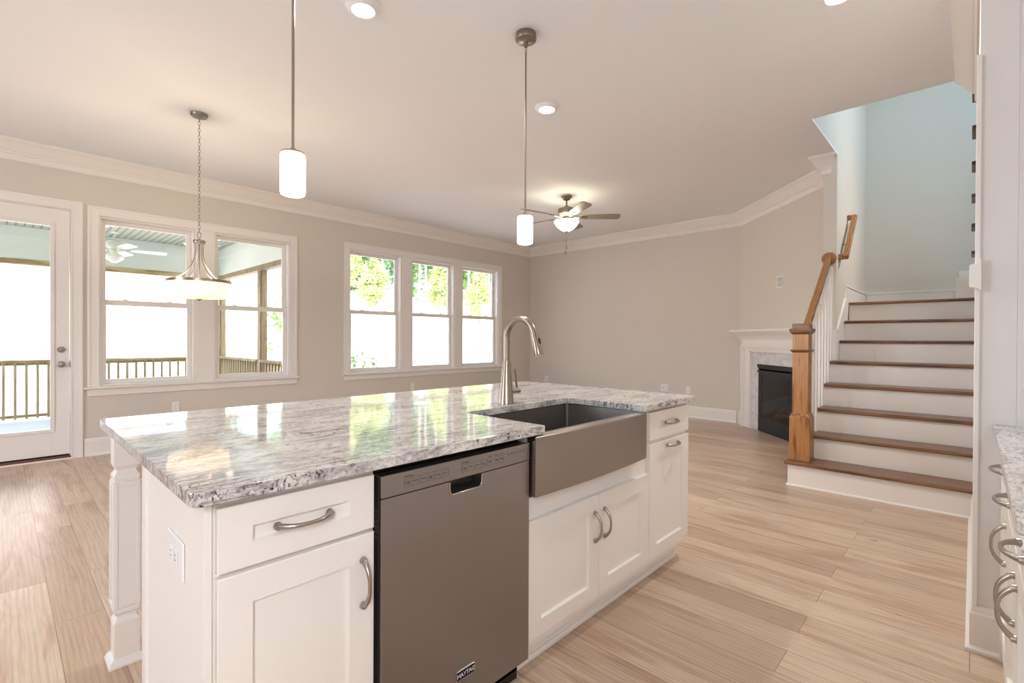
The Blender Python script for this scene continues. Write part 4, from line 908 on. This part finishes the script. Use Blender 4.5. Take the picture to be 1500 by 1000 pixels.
# ------------------------------------------------------------------ porch
PZ = -0.12; PXR = 3.06; PYF = 10.93
MB().box(-3.5, PXR + 0.02, YW + 0.151, PYF + 0.10, PZ - 0.2, PZ).build('floor_porch', M_DECK, kind='structure')
MB().box(-3.5, PXR + 0.10, YW + 0.151, PYF + 0.10, 2.97, 3.10).build('ceiling_porch', M_BEAD, kind='structure')
q = MB(); q.box(-3.5, PXR, PYF - 0.02, PYF + 0.10, 2.46, 2.969); q.box(PXR - 0.02, PXR + 0.10, YW + 0.151, PYF + 0.10, 2.46, 2.969)
q.box(-3.5, PXR - 0.0205, PYF - 0.045, PYF - 0.0205, 2.80, 2.969); q.box(PXR - 0.045, PXR - 0.0205, YW + 0.151, PYF - 0.0455, 2.80, 2.969); q.build('beam_porch', M_PORCHW, kind='structure', bevel=0.004)
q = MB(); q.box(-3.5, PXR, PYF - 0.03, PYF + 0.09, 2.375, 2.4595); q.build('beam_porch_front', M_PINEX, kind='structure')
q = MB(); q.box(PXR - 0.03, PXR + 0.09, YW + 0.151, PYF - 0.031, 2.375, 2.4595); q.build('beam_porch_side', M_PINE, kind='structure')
for (a, b, lab) in ((PXR - 0.03, PYF - 0.03, 'pine porch corner post behind the right half of the double window'), (PXR - 0.03, 8.72, 'pine porch post in the middle of the side screen'), (-0.62, PYF - 0.03, 'pine porch post of the front screen beyond the glass door')):
    p_ = MB(); p_.box(a, a + 0.12, b, b + 0.12, PZ + 0.0005, 2.3745); p_.box(a + 0.03, a + 0.09, b - 0.035, b - 0.0005, PZ + 0.0005, 2.3745) if a > 1 else None
    tag(p_.build('porch_post', M_PINE, origin=(a, b, PZ), bevel=0.003), lab, 'post', 'porch posts')
def porch_rail(name, label, x0, y0, x1, y1, along):
    r = thing(name, label, 'railing', ((x0 + x1) / 2, (y0 + y1) / 2, PZ))
    q = MB()
    if along == 'X': q.box(x0, x1, y0 - 0.04, y0 + 0.07, 0.825, 0.862)
    else: q.box(x0 - 0.07, x0 + 0.05, y0, y1, 0.825, 0.862)
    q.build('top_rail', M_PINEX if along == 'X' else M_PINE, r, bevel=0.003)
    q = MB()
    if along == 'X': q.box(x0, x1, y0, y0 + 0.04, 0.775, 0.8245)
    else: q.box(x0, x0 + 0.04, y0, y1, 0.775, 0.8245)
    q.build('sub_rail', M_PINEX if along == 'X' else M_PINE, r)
    q = MB()
    if along == 'X': q.box(x0, x1, y0 - 0.0, y0 + 0.04, PZ + 0.07, PZ + 0.11)
    else: q.box(x0, x0 + 0.04, y0, y1, PZ + 0.07, PZ + 0.11)
    q.build('bottom_rail', M_PINEX if along == 'X' else M_PINE, r)
    L = (x1 - x0) if along == 'X' else (y1 - y0); n = int(L / 0.127)
    for k_ in range(n):
        t = 0.046 + k_ * 0.127
        if t > L - 0.03: break
        if along == 'X': MB().box(x0 + t - 0.016, x0 + t + 0.016, y0 - 0.033, y0 - 0.0005, PZ + 0.05, 0.8245).build('baluster', M_PINE, r)
        else: MB().box(x0 - 0.033, x0 - 0.0005, y0 + t - 0.016, y0 + t + 0.016, PZ + 0.05, 0.8245).build('baluster', M_PINE, r)
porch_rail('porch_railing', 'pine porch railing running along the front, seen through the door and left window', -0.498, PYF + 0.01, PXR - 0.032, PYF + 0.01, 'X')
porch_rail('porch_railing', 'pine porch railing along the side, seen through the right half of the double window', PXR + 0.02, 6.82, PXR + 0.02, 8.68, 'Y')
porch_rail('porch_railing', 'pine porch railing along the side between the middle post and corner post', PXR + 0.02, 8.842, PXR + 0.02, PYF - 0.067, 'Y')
M_WBLADE = mat('white_blade', lin(240, 244, 236), 0.45); M_WMET = mat('white_metal', lin(222, 230, 224), 0.4); M_OPAL = mat('opal_globe', lin(244, 246, 236), 0.2)
ceiling_fan(1.225, 9.55, 2.97, 'white ceiling fan on the porch seen through the left window', M_WMET, M_WBLADE, M_OPAL, -6, 0.66, 0.26, True)
for k_, (dx, dy) in enumerate(((1.12, 9.85), (2.43, 10.60), (2.58, 10.35), (2.65, 9.75), (2.75, 9.30))):
    labs = ['small round porch downlight beside the porch fan', 'small round porch downlight left of the chandelier chain, the upper one', 'small round porch downlight left of the chandelier chain, the lower one', 'small round porch downlight right of the window mullion, upper of two', 'small round porch downlight right of the window mullion, lower of two']
    r = thing('porch_light', labs[k_], 'ceiling light', (dx, dy, 2.97), 'porch downlights')
    MB().lathe([(0.060, -0.010), (0.085, -0.006), (0.088, -0.0006), (0.060, -0.0006), (0.060, -0.010)], (dx, dy, 2.97), 24).build('trim_ring', M_PLATE, r, smooth=40)
    MB().lathe([(0.0, -0.009), (0.0595, -0.008), (0.0595, -0.001), (0.0, -0.001)], (dx, dy, 2.97), 24).build('lens', M_LED, r, smooth=40)

# ------------------------------------------------------------------ yard, hill and trees
def sst(a, b, t):
    t = max(0, min(1, (t - a) / (b - a))); return t * t * (3 - 2 * t)
def hill(x, y):
    ridge = 3.25 + 1.9 * (1 - sst(1.5, 4.6, x)) - 0.25 * sst(10, 20, x)
    t = max(0.0, min(1.0, (y - 11.6) / 8.4))
    z = -0.75 + (ridge + 0.75) * (t ** 0.9) + 0.05 * max(0, y - 20)
    return z + 0.07 * math.sin(x * 1.7 + y * 0.9) * t + 0.05 * math.sin(x * 3.9 - y * 2.3) * t
gx = [-14 + 0.6 * i for i in range(101)]; gy = [YW + 0.16 + 0.55 * j for j in range(74)]
q = MB(); vs = [(a, b, hill(a, b)) for b in gy for a in gx]; n = len(gx)
q.add(vs, [(j * n + i, j * n + i + 1, (j + 1) * n + i + 1, (j + 1) * n + i) for j in range(len(gy) - 1) for i in range(n - 1)])
q.build('hill', M_EARTH, smooth=60, kind='structure')
def leaves(mb, c, rx, ry, rz, count, size, rng, cone=0.0):
    cl_ = [(rng.gauss(0, 1), rng.gauss(0, 1), rng.gauss(0, 1)) for _ in range(max(6, count // 45))]
    cl_ = [Vector(v).normalized() * rng.uniform(0.35, 0.95) for v in cl_]
    vs = []; fs = []
    for i in range(count):
        k_ = rng.choice(cl_); p = Vector((k_.x + rng.gauss(0, 0.14), k_.y + rng.gauss(0, 0.14), k_.z + rng.gauss(0, 0.12)))
        tap = 1.0 - cone * max(0, (p.z + 1) / 2); P = Vector((c[0] + p.x * rx * tap, c[1] + p.y * ry * tap, c[2] + p.z * rz))
        a = Vector((rng.gauss(0, 1), rng.gauss(0, 1), rng.gauss(0, 0.6))).normalized(); b = a.orthogonal().normalized(); b.rotate(Matrix.Rotation(rng.uniform(0, 6.28), 3, a))
        s_ = size * rng.uniform(0.6, 1.3); o = len(vs)
        vs += [P + a * s_, P + b * s_ * 0.5, P - a * s_, P - b * s_ * 0.5]; fs.append((o, o + 1, o + 2, o + 3))
    mb.add(vs, fs)
rng = random.Random(3)
def tree(name, label, x, y, h, crown_r, crown_z0, lm, count, size, group=None, cone=0.0, trunk_r=0.10, cat='tree'):
    zg = hill(x, y) - 0.02
    r = thing(name, label, cat, (x, y, zg), group)
    if trunk_r > 0:
        tp = [(x + rng.uniform(-.06, .06) * k_, y, zg + (h * 0.9) * k_ / 6) for k_ in range(7)]
        MB().tube(tp, [trunk_r * (1 - 0.12 * k_) for k_ in range(7)], 8).build('trunk', M_BARK, r, smooth=60)
    m_ = MB(); leaves(m_, (x, y, zg + (h + crown_z0) / 2), crown_r, crown_r, (h - crown_z0) / 2, count, size, rng, cone); m_.build('foliage', lm, r)
    return r
tree('bushy_tree', 'yellow-green bushy tree with low skirts seen in the left pane of the triple window', 10.75, 18.2, 2.2, 0.85, 0.05, M_LEAFA, 2600, 0.085, cone=0.55, trunk_r=0.06)
tree('bushy_tree', 'pale green bush at the left edge of the triple window', 10.75, 20.4, 2.4, 0.85, 0.05, M_LEAFA, 1800, 0.085, cone=0.4, trunk_r=0.05)
tree('bushy_tree', 'yellow-green bushy tree in the middle pane of the triple window', 14.35, 18.0, 2.9, 1.0, 0.05, M_LEAFA, 2600, 0.085, cone=0.5, trunk_r=0.06)
tree('bushy_tree', 'yellow-green bushy tree in the right pane of the triple window', 16.1, 17.4, 2.7, 1.0, 0.05, M_LEAFA, 2600, 0.085, cone=0.5, trunk_r=0.06)
tree('slender_tree', 'slender young tree with thin trunk outside the side of the porch', 4.55, 11.2, 3.4, 0.62, 1.3, M_LEAFB, 520, 0.06, cone=0.0, trunk_r=0.022)
tree('low_shrub', 'sparse low shrub outside the left pane of the triple window', 4.62, 8.4, 1.85, 0.62, 0.55, M_LEAFB, 620, 0.045, trunk_r=0.012, cat='shrub')
for k_, (bx, by, hh, cr_, lm) in enumerate([(10.0 + 3.7 * i, 23.6, 8.5, 1.5, (M_LEAFB, M_LEAFC, M_LEAFC, M_LEAFB, M_LEAFB)[i]) for i in range(5)] + [(7.6 + 3.9 * i, 28.0, 9.5, 1.55, (M_LEAFB, M_LEAFA, M_LEAFC, M_LEAFB, M_LEAFA, M_LEAFB)[i]) for i in range(6)] + [(9.4 + 4.0 * i, 32.0, 11, 1.7, M_LEAFB) for i in range(6)]):
    tree('woodland_tree', 'tall green woodland tree standing on the ridge beyond the windows', bx, by, hh, cr_, 0.5, lm, 4200, 0.16, group='woodland trees on the ridge', trunk_r=0.07)
for k_, bx in enumerate((15.55, 15.95, 16.65, 19.05, 19.5, 20.7)):
    by = 20.9; bx *= 0.967; zg = hill(bx, by) - 0.02
    tag(MB().tube([(bx, by, zg), (bx + 0.05, by, zg + 3), (bx - 0.03, by, zg + 7)], [0.075, 0.065, 0.05], 8).build('tree_trunk', M_BARK, origin=(bx, by, zg), smooth=60), 'bare pale tree trunk at the wood edge seen through the triple window', 'tree trunk', 'bare trunks at the wood edge')
